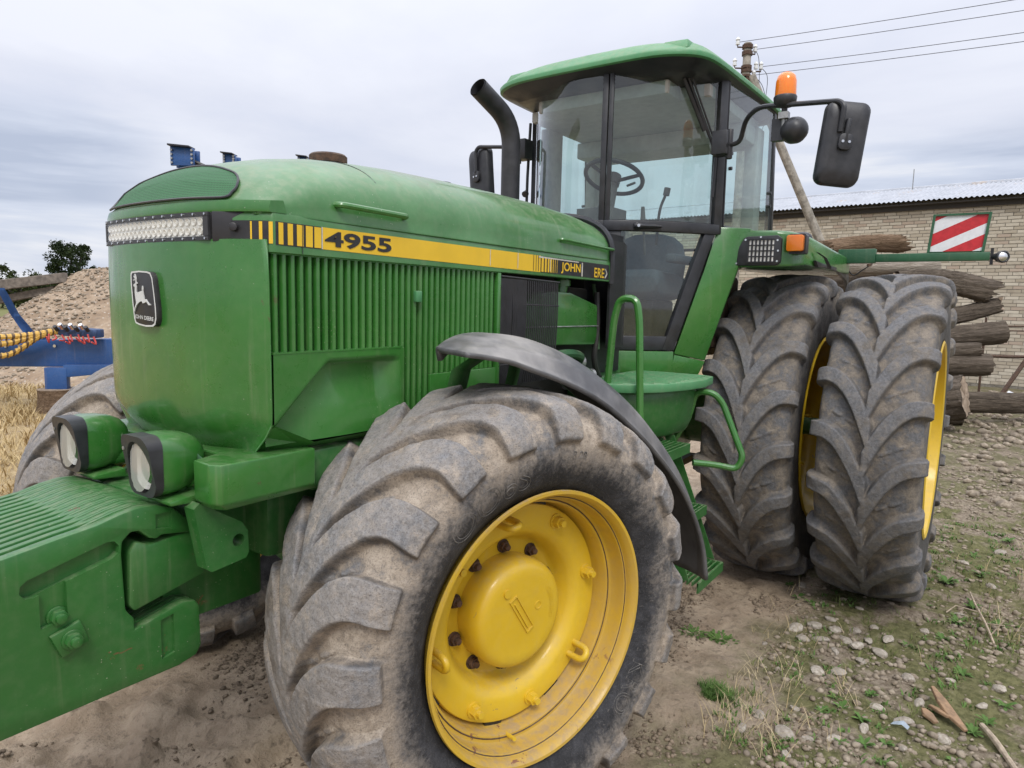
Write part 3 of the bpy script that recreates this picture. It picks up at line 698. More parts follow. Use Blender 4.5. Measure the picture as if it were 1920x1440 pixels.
for i, k in enumerate((0, 1, 2, 3)):
    a = wire_ends[k]; b_ = a + Vector((0.10, 22, -0.02)); pts = [a.lerp(b_, t / 20) - Vector((0, 0, 1.0 * 4 * (t / 20) * (1 - t / 20) * .30)) for t in range(21)]
    o = obj('power_line', tube(pts, .0065, 5, False), WIRE); tag(o, ['uppermost thin power line strung from the concrete pole', 'second power line down strung from the concrete pole', 'third power line down strung from the concrete pole', 'lowest power line strung from the concrete pole'][i], 'power line', 'power lines from the concrete pole')
for k, (a, l, z0, z1) in enumerate(((1, .30, 7.1, 5.9), (2, .42, 6.8, 5.6), (3, .50, 6.9, 5.5))):
    st_ = wire_ends[a]
    ppart('jumper_wire', tube([st_, st_ + RH * (.10 + .06 * k) + Vector((0, 0, -.25)), PB + RH * l + Vector((0, 0, (z0 + z1) / 2 - .2)), PB + RH * (l - .12) + Vector((0, 0, z1)), PB + RH * .1 + Vector((0, 0, z1 - .4))], .007, 5, False, smooth=6), WIRE)

# ------------------------------------------------------------------ log pile
def barkmat(name, a, b_, c_):
    s = Mat(name); v = s.noise(5, 7, .75, .8, stretch=(.55, 4, 4)); f = s.noise(20, 5, .7, stretch=(.6, 2, 2))
    oi = s.n('ShaderNodeObjectInfo')
    c = s.mix(s.ramp(v, .34, .66), a, b_); c = s.mix(s.math('MULTIPLY', s.ramp(f, .52, .7), .6), c, c_); c = s.mix(s.math('MULTIPLY', oi.outputs['Random'], .35), c, b_)
    s.set(color=c, rough=.95, spec=.1, normal=s.bump(v, 1.0, .09)); return s.m
BARK = barkmat('bark', (0.075, 0.060, 0.046), (0.20, 0.162, 0.125), (0.31, 0.255, 0.195))
BARK_B = barkmat('stripped_log', (0.27, 0.225, 0.175), (0.43, 0.375, 0.31), (0.15, 0.10, 0.07))
BARK_O = barkmat('torn_log', (0.13, 0.082, 0.05), (0.31, 0.215, 0.14), (0.08, 0.05, 0.035))
s = Mat('cut_wood'); s.set(color=s.mix(s.ramp(s.noise(9, 6, .7), .3, .7), (0.20, 0.145, 0.10), (0.37, 0.29, 0.21)), rough=.9, normal=s.bump(s.noise(30, 4), .4, .02)); CUTW = s.m
def log(p0, p1, r0, r1, mat, label, seed, bend=0.0, rag=0.0):
    p0, p1 = Vector(p0), Vector(p1); ax = (p1 - p0); L = ax.length; ax.normalize(); u, v = frame_at(ax); r_ = random.Random(seed)
    N, K = 34, 44; rings = []; ph = [r_.uniform(0, 6.28) for _ in range(6)]
    ridge = [r_.uniform(-.06, .06) for _ in range(K)]; rd2 = [r_.uniform(-.05, .05) for _ in range(K)]
    for i in range(N + 1):
        t = i / N; c = Vector((L * t, 0, 0)); rr = r0 + (r1 - r0) * t; ring = []
        up_ = bend * sin(pi * t) * L
        for k in range(K):
            a = 2 * pi * k / K
            q = 1 + .07 * sin(2 * a + ph[0] + t * 2) + .05 * sin(3 * a + ph[1] - t * 4) + ridge[k] * (1 - t) + rd2[(k + int(3 * t)) % K] * t + r_.uniform(-.035, .035)
            e_ = 0
            if i in (0, N): e_ = r_.uniform(-rag, rag) + rag * 1.2 * sin(a + ph[3]); q *= .96
            ring.append(Vector((L * t + e_, cos(a) * rr * q, sin(a) * rr * q)))
        rings.append([q_ + Vector((0, 0, up_)) for q_ in ring])
    o = obj('log', loft(rings, True, False), mat, None, 60)
    vz = Vector((0, 0, 1)); yy = vz.cross(ax).normalized(); zz_ = ax.cross(yy).normalized()
    o.matrix_world = Matrix(((ax.x, yy.x, zz_.x, p0.x), (ax.y, yy.y, zz_.y, p0.y), (ax.z, yy.z, zz_.z, p0.z), (0, 0, 0, 1)))
    tag(o, label, 'log', 'logs in the pile')
    for ring, sg in ((rings[0], -1), (rings[-1], 1)):
        cc = sum(ring, Vector()) / K; V = [tuple(cc + Vector((sg * .002, 0, 0)))]; F = []
        for m_, f in ((.45, .006), (.96, .0)):
            V += [tuple(cc + (q - cc) * m_ + Vector((sg * f, 0, 0))) for q in ring]
        F += [(0, 1 + k, 1 + (k + 1) % K) for k in range(K)] + [(1 + k, 1 + K + k, 1 + K + (k + 1) % K, 1 + (k + 1) % K) for k in range(K)]
        obj('cut_end', (V, F), CUTW, o, 0)
    return o
LL = [((-10.35, -.42, 2.66), (-11.0, .53, 2.76), .13, .14, BARK_O, 'torn reddish log lying topmost on the pile', .03, .10),
      ((-9.85, -.35, 2.32), (-10.75, 1.09, 2.35), .125, .11, BARK_B, 'pale barkless log under the topmost log of the pile', .0, .0),
      ((-10.2, .55, 2.12), (-11.14, 1.74, 2.02), .15, .18, BARK, 'thick dark log slanting down from the top of the pile', .05, .10),
      ((-10.0, .1, 1.62), (-11.24, 1.92, 1.83), .15, .12, BARK, 'bowed dark log jutting from the middle of the pile', -.07, .05),
      ((-9.7, -.4, 1.02), (-10.99, 2.0, 1.40), .16, .165, BARK, 'ridged log with a clean sawn end halfway up the pile', .0, .0),
      ((-9.6, .0, 1.00), (-10.37, 1.70, 1.15), .12, .11, BARK, 'short thin log under the log with the clean sawn end', .0, .03),
      ((-9.3, -.3, .88), (-10.45, 1.85, .93), .15, .15, BARK, 'brown log low in the pile above the thick butt log', .0, .02),
      ((-9.75, .85, .34), (-9.72, 1.62, .52), .30, .29, BARK, 'thickest butt log at the foot of the pile', .0, .02),
      ((-10.3, .6, .30), (-11.9, 3.1, .33), .16, .14, BARK, 'mossy brown log lying on the ground at the foot of the pile', .0, .02),
      ((-10.3, -1.2, 2.05), (-10.6, .9, 2.10), .16, .15, BARK, 'dark log buried in the upper middle of the pile', .0, .0),
      ((-10.1, -1.0, 1.35), (-10.4, 1.2, 1.42), .18, .16, BARK, 'dark log buried in the middle of the pile', .0, .0),
      ((-9.9, -1.1, .55), (-10.2, .9, .60), .22, .20, BARK, 'heavy dark log buried low in the pile', .0, .0),
      ((-10.2, -1.2, .18), (-10.6, 1.6, .18), .20, .20, BARK, 'heavy log bedded on the ground under the pile', .0, .0)]
for i, (a, b_, r0, r1, m_, lb, bd, rg) in enumerate(LL): log(a, b_, r0, r1, m_, lb, i + 3, bd, rg)
fr = thing('steel_trestle', 'rusty steel trestle standing on the ground between log pile and brick shed', 'trestle', (-12.3, 2.7, 0))
def fpart(name, pts, r):
    o = obj(name, tube(pts, r, 6), RUST, fr); o.matrix_parent_inverse = Matrix.Translation((12.3, -2.7, 0)); return o
ap = Vector((-12.62, 2.38, .98))
fpart('leg', [ap, Vector((-12.95, 2.83, .0))], .035); fpart('leg', [ap, Vector((-12.2, 1.90, .0))], .035); fpart('leg', [ap + Vector((-.9, .9, 0)), Vector((-13.7, 3.6, 0))], .03)
fpart('top_bar', [ap - Vector((-.45, .6, .0)), ap + Vector((-1.1, 1.1, -.02))], .03)
fpart('upright', [Vector((-12.35, 1.75, .0)), Vector((-12.35, 1.75, 1.62))], .018); fpart('rail', [Vector((-12.2, 1.55, 1.47)), Vector((-13.2, 3.1, 1.50))], .016); fpart('rail', [Vector((-12.3, 1.8, 1.40)), Vector((-13.2, 3.2, 1.42))], .013)
V = np.zeros((14, 8, 3)); 
for i in range(14):
    for j in range(8): V[i, j] = (-13.4 - .25 * j / 7 - i * .05, 2.1 + i * .085, .02 + .28 * sin(pi * (j + .3) / 8) * (.55 + .45 * sin(i * 1.3)) + rng.uniform(-.03, .03))
o = obj('plastic_sheet', grid_mesh('plastic_sheet', V, 14, 8, simple('white_plastic', (.72, .73, .75), .4, var=.05)), None); tag(o, 'crumpled white plastic sheet on the ground behind the trestle', 'plastic sheet')

# ------------------------------------------------------------------ far left: gravel mound, timber, trees, blue implement
DH = Vector((-.8194, -.5733, 0)).normalized(); LH = Vector((-.5733, .8194, 0)).normalized()
def lat(L, dep, z=0.0):
    p = CAM + LH * L + DH * dep; return (p.x, p.y, z)
prof_L = np.array([-20, -16, -14, -12.6, -11.8, -11.25, -10.75, -10.4, -10, -9.4, -8, -6.5, -5, -3.4, -2.4]); prof_H = np.array([.0, .15, .40, .80, 1.06, 1.40, 1.72, 2.06, 2.2, 2.36, 2.4, 2.2, 1.6, .5, 0])
nl, nd = 190, 110
Ls = np.linspace(-20, -2.4, nl); Ds = np.linspace(11.2, 21, nd)
MV = np.zeros((nl, nd, 3))
def mound_h(L, D):
    h = np.interp(L, prof_L, prof_H); f = np.clip(1 - np.abs(D - 16.2) / np.where(D < 16.2, 4.7, 4.5), 0, 1)
    f = f ** 1.15 * 1.04; f = np.minimum(f, 1.0)
    return h * f + (fbm(L * 1.6, D * 1.6, 4, 61) - .45) * .30 * np.minimum(1, h * f * 2) + (fbm(L * 9, D * 9, 3, 67) - .45) * .10 * np.minimum(1, h * f * 3) - .03
LG, DG = np.meshgrid(Ls, Ds, indexing='ij'); HG = mound_h(LG, DG)
MV[..., 0] = CAM.x + LH.x * LG + DH.x * DG; MV[..., 1] = CAM.y + LH.y * LG + DH.y * DG; MV[..., 2] = HG
s = Mat('gravel_mound'); n = s.noise(3, 7, .7); v = s.vor(11)
c = s.mix(s.ramp(n, .3, .7), (0.225, 0.16, 0.105), (0.37, 0.285, 0.20)); c = s.mix(s.math('MULTIPLY', s.ramp(s.noise(14, 5, .7, off=2), .5, .66), .6), c, (0.18, 0.145, 0.115)); c = s.mix(s.math('MULTIPLY', s.ramp(v, .28, .10), .6), c, (0.52, 0.48, 0.42))
s.set(color=c, rough=.95, spec=.15, normal=s.bump(v, -.7, .06)); 
o = obj('gravel_mound', grid_mesh('gravel_mound', MV, nl, nd, s.m)); tag(o, 'tall heap of tan gravel and rubble beyond the blue implement', None, None, 'structure')
def pick_mound(r_):
    L = r_.uniform(-14, -8.6); D = r_.uniform(11.4, 16.6); h = float(mound_h(L, D))
    if h < .02: return None
    return lat(L, D, h)
o = obj('mound_rubble', scatter('mound_rubble', 6500, pick_mound, .008, .055, 21, GRAVEL_M)); tag(o, 'loose pale stones covering the gravel heap', 'rubble', None, 'stuff')
TIMB = simple('weathered_timber', (0.17, 0.145, 0.12), .9, var=.35, scale=12, bump=.3)
def timber(a, b_, w, h, label):
    a, b_ = Vector(a), Vector(b_); t = (b_ - a).normalized(); u, v = frame_at(t)
    o = obj('timber_beam', loft([[p + u * w * i + v * h * j for i, j in ((-.5, -.5), (.5, -.5), (.5, .5), (-.5, .5))] for p in (a, a.lerp(b_, .33), a.lerp(b_, .66), b_)]), TIMB, None, 0, .012); tag(o, label, 'timber', 'timbers on the gravel heap')
timber(lat(-12.0, 15.3, 1.72), lat(-10.35, 16.0, 2.02), .34, .22, 'weathered squared timber lying across the top of the gravel heap')
timber(lat(-11.9, 15.6, 1.42), lat(-10.6, 16.0, 1.74), .3, .16, 'dark lower timber sticking out beneath the squared timber')
LEAF_A = leafmat('tree_leaf', (0.028, 0.045, 0.020), (0.075, 0.105, 0.045), .6)
LEAF_B = leafmat('bush_leaf', (0.045, 0.066, 0.026), (0.12, 0.14, 0.055), .6)
TRUNK = simple('trunk', (0.06, 0.05, 0.04), .9, bump=.3)
def tree(L, D, H, W, nleaf, label, seed, mat, clumps, trunk_h=.35, leaf=.3, cat='tree', name='tree', group=None):
    r_ = random.Random(seed); base = Vector(lat(L, D, 0)); t = thing(name, label, cat, tuple(base), group)
    cl = []
    for i in range(clumps):
        a = r_.uniform(0, 6.28); h = r_.uniform(trunk_h, 1.0); wid = W * .5 * (1.0 - abs(h - .58) * 1.1) * r_.random() ** .45
        cl.append((Vector((cos(a) * wid, sin(a) * wid, h * H * .95)), r_.uniform(.07, .15) * W))
    brs = [tube([(0, 0, -.2), (0.1, 0, H * .3), (0, .1, H * .8)], [W * .035, W * .028, W * .008], 7)]
    for c, q in cl[::3]: brs.append(tube([(0, 0, H * .28), tuple(c * .6 + Vector((0, 0, H * .08))), tuple(c)], [W * .018, W * .010, W * .004], 5))
    obj('trunk', join(*brs), TRUNK, t)
    V, F = [], []
    for i in range(nleaf):
        c, q = r_.choice(cl); d_ = Vector((r_.gauss(0, 1), r_.gauss(0, 1), r_.gauss(0, .8))); d_ = d_.normalized() * q * r_.random() ** .4
        p = c + d_; a = Vector((r_.gauss(0, 1), r_.gauss(0, 1), r_.gauss(0, 1))).normalized(); b_ = a.orthogonal().normalized(); sz = leaf * r_.uniform(.5, 1.2); o_ = len(V)
        V += [tuple(p - a * sz), tuple(p + b_ * sz * .55), tuple(p + a * sz), tuple(p - b_ * sz * .55)]; F.append((o_, o_ + 1, o_ + 2, o_ + 3))
    me = bpy.data.meshes.new('crown'); me.from_pydata(V, [], F); me.materials.append(mat); obj('crown', me, None, t)
    return t
tree(-57.6, 90, 8.3, 6.0, 8000, 'dark round-crowned tree standing alone behind the gravel heap', 3, LEAF_A, 75, .30, .20)
for i, (L, D, H, W, sd) in enumerate(((-53.5, 70, 4.3, 5.4, 1), (-48.5, 68, 3.7, 5.6, 2), (-45.8, 67, 3.0, 4.6, 4), (-58, 72, 4.6, 5.5, 8), (-42.5, 66, 3.2, 4.6, 5), (-63, 75, 4.5, 6, 9), (-36, 72, 3.6, 6.5, 11), (-28, 74, 4.0, 7, 12), (-19, 75, 3.4, 7.5, 13), (-70, 78, 5.0, 7, 14))):
    tree(L, D, H, W, 3200, 'low bushy green growth in the hedge behind the gravel heap', 20 + sd, LEAF_B, 46, .12, .20, 'bush', 'bush', 'bushes in the hedge')

# blue implement: drawbar in front, folded wings with tine clamps rising behind the bonnet
IB = Vector(lat(-7.0, 9.6, 0))
imp = thing('farm_implement', 'blue farm implement with drawbar, hoses and folded wings behind the tractor nose', 'implement', tuple(IB))
IM = Matrix.Translation(-IB)
def ipart(name, g, mat, par=imp, **k):
    o = obj(name, g, mat, None, **k); o.parent = par
    if par is imp: o.matrix_parent_inverse = IM
    return o
def slab(a, b_, h0, h1, th):
    """upright plate box from a to b (both give x, y), heights pairs at each end"""
    a, b_ = Vector(a), Vector(b_); t = (b_ - a).normalized(); u = Vector((t.y, -t.x, 0)) * th
    R = [[(a.x + u.x * sg, a.y + u.y * sg, z) for sg, z in ((-1, h0[0]), (1, h0[0]), (1, h0[1]), (-1, h0[1]))], [(b_.x + u.x * sg, b_.y + u.y * sg, z) for sg, z in ((-1, h1[0]), (1, h1[0]), (1, h1[1]), (-1, h1[1]))]]
    return loft(R)
pa, pb = Vector(lat(-8.3, 9.6)), Vector(lat(-3.6, 9.9)); pa.z = pb.z = 0
beam = ipart('drawbar', slab(pa, pb, (.60, .95), (.66, 1.10), .12), BLUE, bevel=.015)
for t in (.19, .26, .30, .40):
    q = pa.lerp(pb, t) - DH * .125; obj('bolt', cyl(q + Vector((0, 0, .90 + .1 * (t - .2))), q - DH * .02 + Vector((0, 0, .90 + .1 * (t - .2))), .022, 8), CHROME, beam)
ipart('parking_leg', join(slab(lat(-6.54, 9.55), lat(-6.26, 9.6), (.31, .62), (.31, .62), .06), slab(lat(-6.3, 9.6), lat(-5.2, 9.75), (.48, .66), (.60, .68), .06)), BLUE, bevel=.01)
q0 = lat(-7.38, 9.6); q1 = lat(-7.05, 9.6); q2 = lat(-6.75, 9.6); q3 = lat(-6.5, 9.6)
ipart('hose_hook', loft([[(p[0] + LH.x * o_ * w, p[1] + LH.y * o_ * w, z + o2) for o_, o2 in ((-.5, -.02), (.5, -.02), (.5, .02), (-.5, .02))] for p, z, w in ((lat(-7.14, 9.6), 1.70, .12), (lat(-6.96, 9.6), 1.34, .13), (lat(-6.80, 9.6), 1.12, .16), (lat(-6.50, 9.6), .98, .16))]), BLUE, bevel=.01)
s = Mat('yellow_hose'); wv = s.n('ShaderNodeTexWave', wave_type='BANDS'); s.l(s.co, wv.inputs['Vector']); wv.inputs['Scale'].default_value = 5.5; wv.inputs['Distortion'].default_value = 1.5
s.set(color=s.mix(s.ramp(wv.outputs['Fac'], .15, .40), (0.10, .06, .03), (0.60, .37, .08)), rough=.6); HOSEY = s.m
def coil(pts, r):
    P = spline(pts, 40); n = len(P); return tube(P, [r * (1 + .13 * sin(i * 1.25)) for i in range(n)], 8)
for k, (dz, e_, sag) in enumerate(((.06, -.10, .02), (.0, .0, .05), (-.08, .06, .16), (.03, .1, .10))):
    ipart('hydraulic_hose', coil([lat(-8.6, 9.40 - .03 * k, 1.02 + dz), lat(-7.6, 9.36 - .03 * k, .98 + dz - sag * .4), lat(-6.95, 9.36, .98 + dz - sag * .8 + .02), lat(-6.50, 9.40, 1.08 + dz * .3), lat(-6.22 + e_ * .3, 9.48, 1.16 + dz * .1)], .038), HOSEY)
coup = ipart('coupling_block', slab(lat(-6.25, 9.5), lat(-5.75, 9.55), (1.08, 1.20), (1.05, 1.17), .12), simple('coupling_blue', (.03, .06, .14), .5, var=.4), bevel=.02)
for i in range(7):
    p = Vector(lat(-6.22 + .07 * i, 9.36, 1.15 + .03 * (i % 2))); obj('coupler', cyl(p, p - DH * .06 + Vector((0, 0, .06)), .026, 10), CHROME if i % 2 else BLACK, coup)
REDH = simple('red_cap', (.50, .06, .05), .5)
for i in range(9):
    p = Vector(lat(-6.30 + .07 * i + rng.uniform(-.03, .03), 9.33, 1.08 + rng.uniform(-.02, .03))); obj('dust_cap_strap', tube([p, p + Vector((rng.uniform(-.03, .03), .03, -rng.uniform(.04, .12))), p + Vector((.05, .05, -rng.uniform(.0, .09)))], .011, 6, smooth=3), REDH, coup)
ipart('valve_box', slab(lat(-5.55, 9.6), lat(-5.20, 9.6), (1.02, 1.14), (1.05, 1.15), .1), simple('valve_grey', (.45, .42, .36), .6), bevel=.01)
ipart('control_hose', tube([lat(-5.25, 9.5, 1.1), lat(-5.0, 9.5, 1.20), lat(-4.7, 9.55, 1.18), lat(-4.4, 9.6, 1.05)], .02, 7, smooth=6), HOSE_K)
# folded wings
for (L, z, w, h) in ((-5.64, 3.98, .40, .34), (-4.85, 3.94, .22, .22), (-3.60, 3.92, .20, .22)):
    a = Vector(lat(L - w / 2, 12, 0)); b_ = Vector(lat(L + w / 2, 12, 0))
    wing = ipart('wing_post', slab(lat(L - .09, 12.0), lat(L + .09, 12.0), (.0, z), (.0, z), .07), BLUE, bevel=.01)
    obj('clamp_plate', join(slab(a - DH * .10, b_ - DH * .10, (z - h * .42, z + h * .5), (z - h * .40, z + h * .42), .02), slab(a + DH * .10, b_ + DH * .10, (z - h * .42, z + h * .5), (z - h * .40, z + h * .42), .02)), BLUE, wing, bevel=.006)
    for k in range(4):
        for sd in (0, 1):
            p = (a if sd == 0 else b_) + LH * (.03 if sd == 0 else -.03) - DH * .12 + Vector((0, 0, z - h * .28 + k * h * .2)); obj('bolt', cyl(p, p - DH * .03, .02, 6), STEEL, wing)
    obj('link_arm', tube([lat(L + w * .3, 12, z - .04), lat(L + w * .3 + .45, 12.1, z - .22), lat(L + w * .3 + 1.0, 12.2, z - .30)], .035, 6), BLUE if L > -5 else HOSE_K, wing)
    obj('cap_plate', slab(lat(L - w * .5, 11.9), lat(L + w * .4, 11.9), (z + h * .5, z + h * .58), (z + h * .44, z + h * .50), .12), BLACK_M, wing)
ipart('wing_frame', join(slab(lat(-6.2, 12), lat(-2.4, 12), (.75, .95), (.75, .95), .08), slab(lat(-4.5, 9.9), lat(-4.5, 12), (.7, .9), (.75, .95), .08), slab(lat(-6.2, 12), lat(-2.4, 12), (2.2, 2.32), (2.2, 2.32), .06)), BLUE, bevel=.01)
# chopping block under the parking leg
rings = []
for z, q in ((-.05, 1.12), (.06, 1.0), (.18, .95), (.31, .97)):
    rings.append([(cos(a) * .27 * q * (1 + .05 * sin(5 * a) + rng.uniform(-.03, .03)), sin(a) * .27 * q * (1 + .05 * sin(3 * a)), z) for a in [2 * pi * k / 22 for k in range(22)]])
o = obj('tree_stump', loft(rings), BARK_O, None, 40); o.location = lat(-6.42, 9.6, .0); tag(o, 'split wooden block propping up the leg of the blue implement', 'wood block')
obj('cut_top', prism([(cos(2 * pi * k / 20) * .25, sin(2 * pi * k / 20) * .25) for k in range(20)], XY, .308, .318), CUTW, o, 0)

# ================================================================== the tractor (x forward, y to its left, front axle at x = 0)
tractor = thing('tractor', 'large green and yellow row-crop tractor with dual rear wheels and front weights', 'tractor')
def part(name, g, mat=None, par=tractor, **k): return obj(name, g, mat, par, **k)
def sym(fn):
    for sg in (1, -1): fn(sg)

# ------------------------------------------------------------------ tyres
def tyre_mesh(name, half, lug_h, nlug, A, hw, tread_s, end_s, nt, nsx, mat, seed, keep, p_):
    P = np.array([(v.x, v.y) for v in spline([(a, b_, 0) for a, b_ in half], 12)])
    L = np.concatenate([[0], np.cumsum(np.hypot(*np.diff(P, axis=0).T))])
    # denser rows over the tread than down the sidewall
    tt = np.linspace(0, 1, nsx // 2 + 1); sl = L[-1] * (0.62 * tt + 0.38 * tt ** 2.2)
    w = np.interp(sl, L, P[:, 0]); r = np.interp(sl, L, P[:, 1])
    s_ = np.concatenate([-sl[:0:-1], sl]); w = np.concatenate([-w[:0:-1], w]); r = np.concatenate([r[:0:-1], r])
    dw = np.gradient(w, s_); dr = np.gradient(r, s_); ln = np.hypot(dw, dr); nw, nr = -dr / ln, dw / ln      # outward normal in (w, r)
    th = np.linspace(0, 2 * pi, nt, endpoint=False); Rc = half[0][1]; pitch = 2 * pi * Rc / nlug
    TH, SS = np.meshgrid(th, s_, indexing='ij'); mask = np.zeros_like(TH)
    jit = fbm(TH * 6, SS * 14, 3, seed) - .45
    for sg in (1, -1):
        S = SS * sg; u = np.clip(S / tread_s, -0.12, 1.25); f = 1 - np.clip(1 - u, 0, 2) ** p_; f = np.where(u < 0, p_ * u, f)
        slope = A / tread_s * p_ * np.clip(1 - u, 0.02, 1.2) ** (p_ - 1)
        t = TH * Rc - A * f - (0.5 * pitch if sg < 0 else 0); t = (t + pitch / 2) % pitch - pitch / 2
        d_ = np.abs(t) / np.sqrt(1 + slope ** 2); hwid = hw * (1 + .36 * np.clip(u, 0, 1.2)) + jit * .006
        m_ = sstep(-.0095, .002, hwid - d_)
        m_ = m_ * sstep(-.014, .004, S + .012) * (1 - sstep(end_s - .012, end_s, S + jit * .02))
        mask = np.maximum(mask, m_)
    H = lug_h * mask * np.where(np.abs(SS) < tread_s, 1.0, 1.0 - keep * sstep(tread_s - .02, end_s, np.abs(SS)))
    # small bars between the lugs
    bb = np.zeros_like(TH)
    for sg in (1, -1):
        S = SS * sg
        for off, sc in ((.42, .62), (.58, .34)):
            t = TH * Rc - A * (1 - (1 - sc) ** p_) - pitch * (off if sg > 0 else off - .5); t = (t + pitch / 2) % pitch - pitch / 2
            bb = np.maximum(bb, sstep(1.0, .45, np.hypot((t - (S - sc * tread_s) * .5) / .013, (S - sc * tread_s) / .034)))
    H = H + .007 * bb * (1 - mask)
    H = H + (fbm(TH * 30, SS * 40, 3, seed + 5) - .45) * .006 * (np.abs(SS) < end_s) - .0035 * sstep(.55, .8, fbm(TH * 9, SS * 16, 4, seed + 9)) * mask
    W = w[None, :] + nw[None, :] * H; R = r[None, :] + nr[None, :] * H
    V = np.stack([R * np.cos(TH), W, R * np.sin(TH)], -1)
    return grid_mesh(name, V, nt, len(s_), mat, wrap_u=True, attrs={'lug': np.maximum(mask, bb * .8), 'wall': np.clip(5 * mask * (1 - mask), 0, 1)})
def tyre_mat(name, r_in, r_out, mud_amt, lugc, clean=(0.026, 0.026, 0.028), muda=(0.225, 0.160, 0.105), mudb=(0.40, 0.305, 0.215)):
    s = Mat(name); x = s.n('ShaderNodeSeparateXYZ'); s.l(s.co, x.inputs[0])
    rr = s.math('SQRT', s.math('ADD', s.math('POWER', x.outputs['X'], 2.0), s.math('POWER', x.outputs['Z'], 2.0)))
    n1 = s.noise(4.5, 6, .65); n2 = s.noise(17, 7, .72); n3 = s.noise(75, 5, .7); n4 = s.noise(240, 3, .7); lug = s.attr('lug')
    mud = s.mix(s.ramp(n2, .32, .68), muda, mudb); mud = s.mix(s.math('MULTIPLY', s.ramp(n3, .50, .72), .45), mud, tuple(.45 * v for v in muda))
    worn = s.mix(s.ramp(n3, .35, .68), tuple(.62 * v for v in lugc), lugc)
    worn = s.mix(s.math('MULTIPLY', s.ramp(s.math('ADD', s.math('MULTIPLY', n1, .6), s.math('MULTIPLY', n2, .4)), .53, .60), .80), worn, clean)
    cl = s.mix(s.ramp(n2, .40, .75), clean, tuple(v * 2.4 for v in clean))
    sct = s.noise(1.0, 2, .5, 3.0, stretch=(30, 9, 30), off=2.0)
    cl = s.mix(s.math('MULTIPLY', s.ramp(s.math('ABSOLUTE', s.math('SUBTRACT', sct, .5)), .008, .0), .5), cl, (0.20, 0.19, 0.17))
    pol = s.n('ShaderNodeCombineXYZ'); s.l(s.math('MULTIPLY', s.math('ARCTAN2', x.outputs['Z'], x.outputs['X']), 9.0), pol.inputs[0]); s.l(s.math('MULTIPLY', rr, 5.0), pol.inputs[1]); s.l(x.outputs['Y'], pol.inputs[2])
    stk = s.noise(3.2, 6, .7, .6, vec=pol.outputs[0])
    zone = s.ramp(s.math('ADD', rr, s.math('ADD', s.math('MULTIPLY', s.math('SUBTRACT', n1, .5), .15), s.math('ADD', s.math('MULTIPLY', s.math('SUBTRACT', stk, .5), .07), s.math('MULTIPLY', s.math('SUBTRACT', n3, .5), .10)))), r_in, r_out)
    mf = s.math('MULTIPLY', zone, s.ramp(s.math('ADD', s.math('MULTIPLY', n2, .6), s.math('MULTIPLY', n1, .5)), .62 - mud_amt * .38, .74 - mud_amt * .30))
    base = s.mix(mf, s.mix(s.math('MULTIPLY', zone, .8), cl, worn), mud)
    lf = s.math('MULTIPLY', s.ramp(lug, .55, .95), s.ramp(n2, .76, .50))
    c = s.mix(s.math('MULTIPLY', lf, .62), base, worn)
    c = s.mix(s.math('MULTIPLY', s.math('MULTIPLY', s.attr('wall'), s.ramp(n1, .62, .40)), .62), c, cl)
    c = s.mix(s.math('MULTIPLY', s.math('MULTIPLY', s.ramp(n4, .5, .66), zone), .42), c, clean)
    b = s.bump(n2, .35, .012); b = s.bump(n3, .75, .006, b); b = s.bump(n4, .5, .002, b)
    s.set(color=c, rough=s.math('SUBTRACT', .92, s.math('MULTIPLY', s.math('SUBTRACT', 1.0, zone), .30)), spec=.3, normal=b)
    return s.m
TYRE_F = tyre_mat('front_tyre_rubber', .455, .575, .60, (0.27, 0.268, 0.268), muda=(0.25, 0.203, 0.152), mudb=(0.43, 0.362, 0.285))
TYRE_R = tyre_mat('rear_tyre_rubber', .70, .86, .46, (0.200, 0.200, 0.205), clean=(0.055, 0.053, 0.052), muda=(0.132, 0.115, 0.096), mudb=(0.26, 0.222, 0.177))
front_half = [(0, .644), (.07, .642), (.14, .635), (.195, .620), (.232, .596), (.254, .564), (.263, .53), (.257, .48), (.238, .435), (.213, .405), (.19, .385)]
rear_half = [(0, .908), (.09, .905), (.16, .898), (.205, .887), (.232, .865), (.243, .82), (.247, .74), (.246, .67), (.242, .62), (.237, .585), (.215, .55)]
FT = tyre_mesh('tyre', front_half, .041, 20, .25, .036, .225, .300, 1400, 220, TYRE_F, 3, .42, 1.75)
RT = tyre_mesh('tyre', rear_half, .050, 20, .28, .0275, .235, .300, 1100, 160, TYRE_R, 7, .6, 2.15)
def mat_frame(o, x, y, z=(0, 0, 1)):
    x, y, z = Vector(x), Vector(y), Vector(z)
    return Matrix(((x.x, y.x, z.x, o[0]), (x.y, y.y, z.y, o[1]), (x.z, y.z, z.z, o[2]), (0, 0, 0, 1)))
ST = rad(15.14); hN = Vector((sin(ST), cos(ST), 0)); hX = Vector((cos(ST), -sin(ST), 0)); TCL = Vector((0.0208, 0.6972, 0.723)); TCR = Vector((-0.03, -1.15, 0.735))
ZAX = (0, 0, 1)
# sidewall lettering, raised from the outer face and bent round the wheel
def side_w(r): return np.interp(r, [b_ for a, b_ in front_half][::-1], [a for a, b_ in front_half][::-1])
def arc_text(s_, size, r0, mid_deg, flip=False):
    g = text_geo(s_, size, .0, .0013); xs = [v[0] for v in g[0]]; cx = (min(xs) + max(xs)) / 2; V = []
    for v in g[0]:
        rr = r0 + (v[1] if not flip else -v[1]) ; a = rad(180 - mid_deg) + (v[0] - cx) / r0
        V.append((rr * cos(a), float(side_w(rr)) - .029 + v[2], rr * sin(a)))
    return V, g[1]

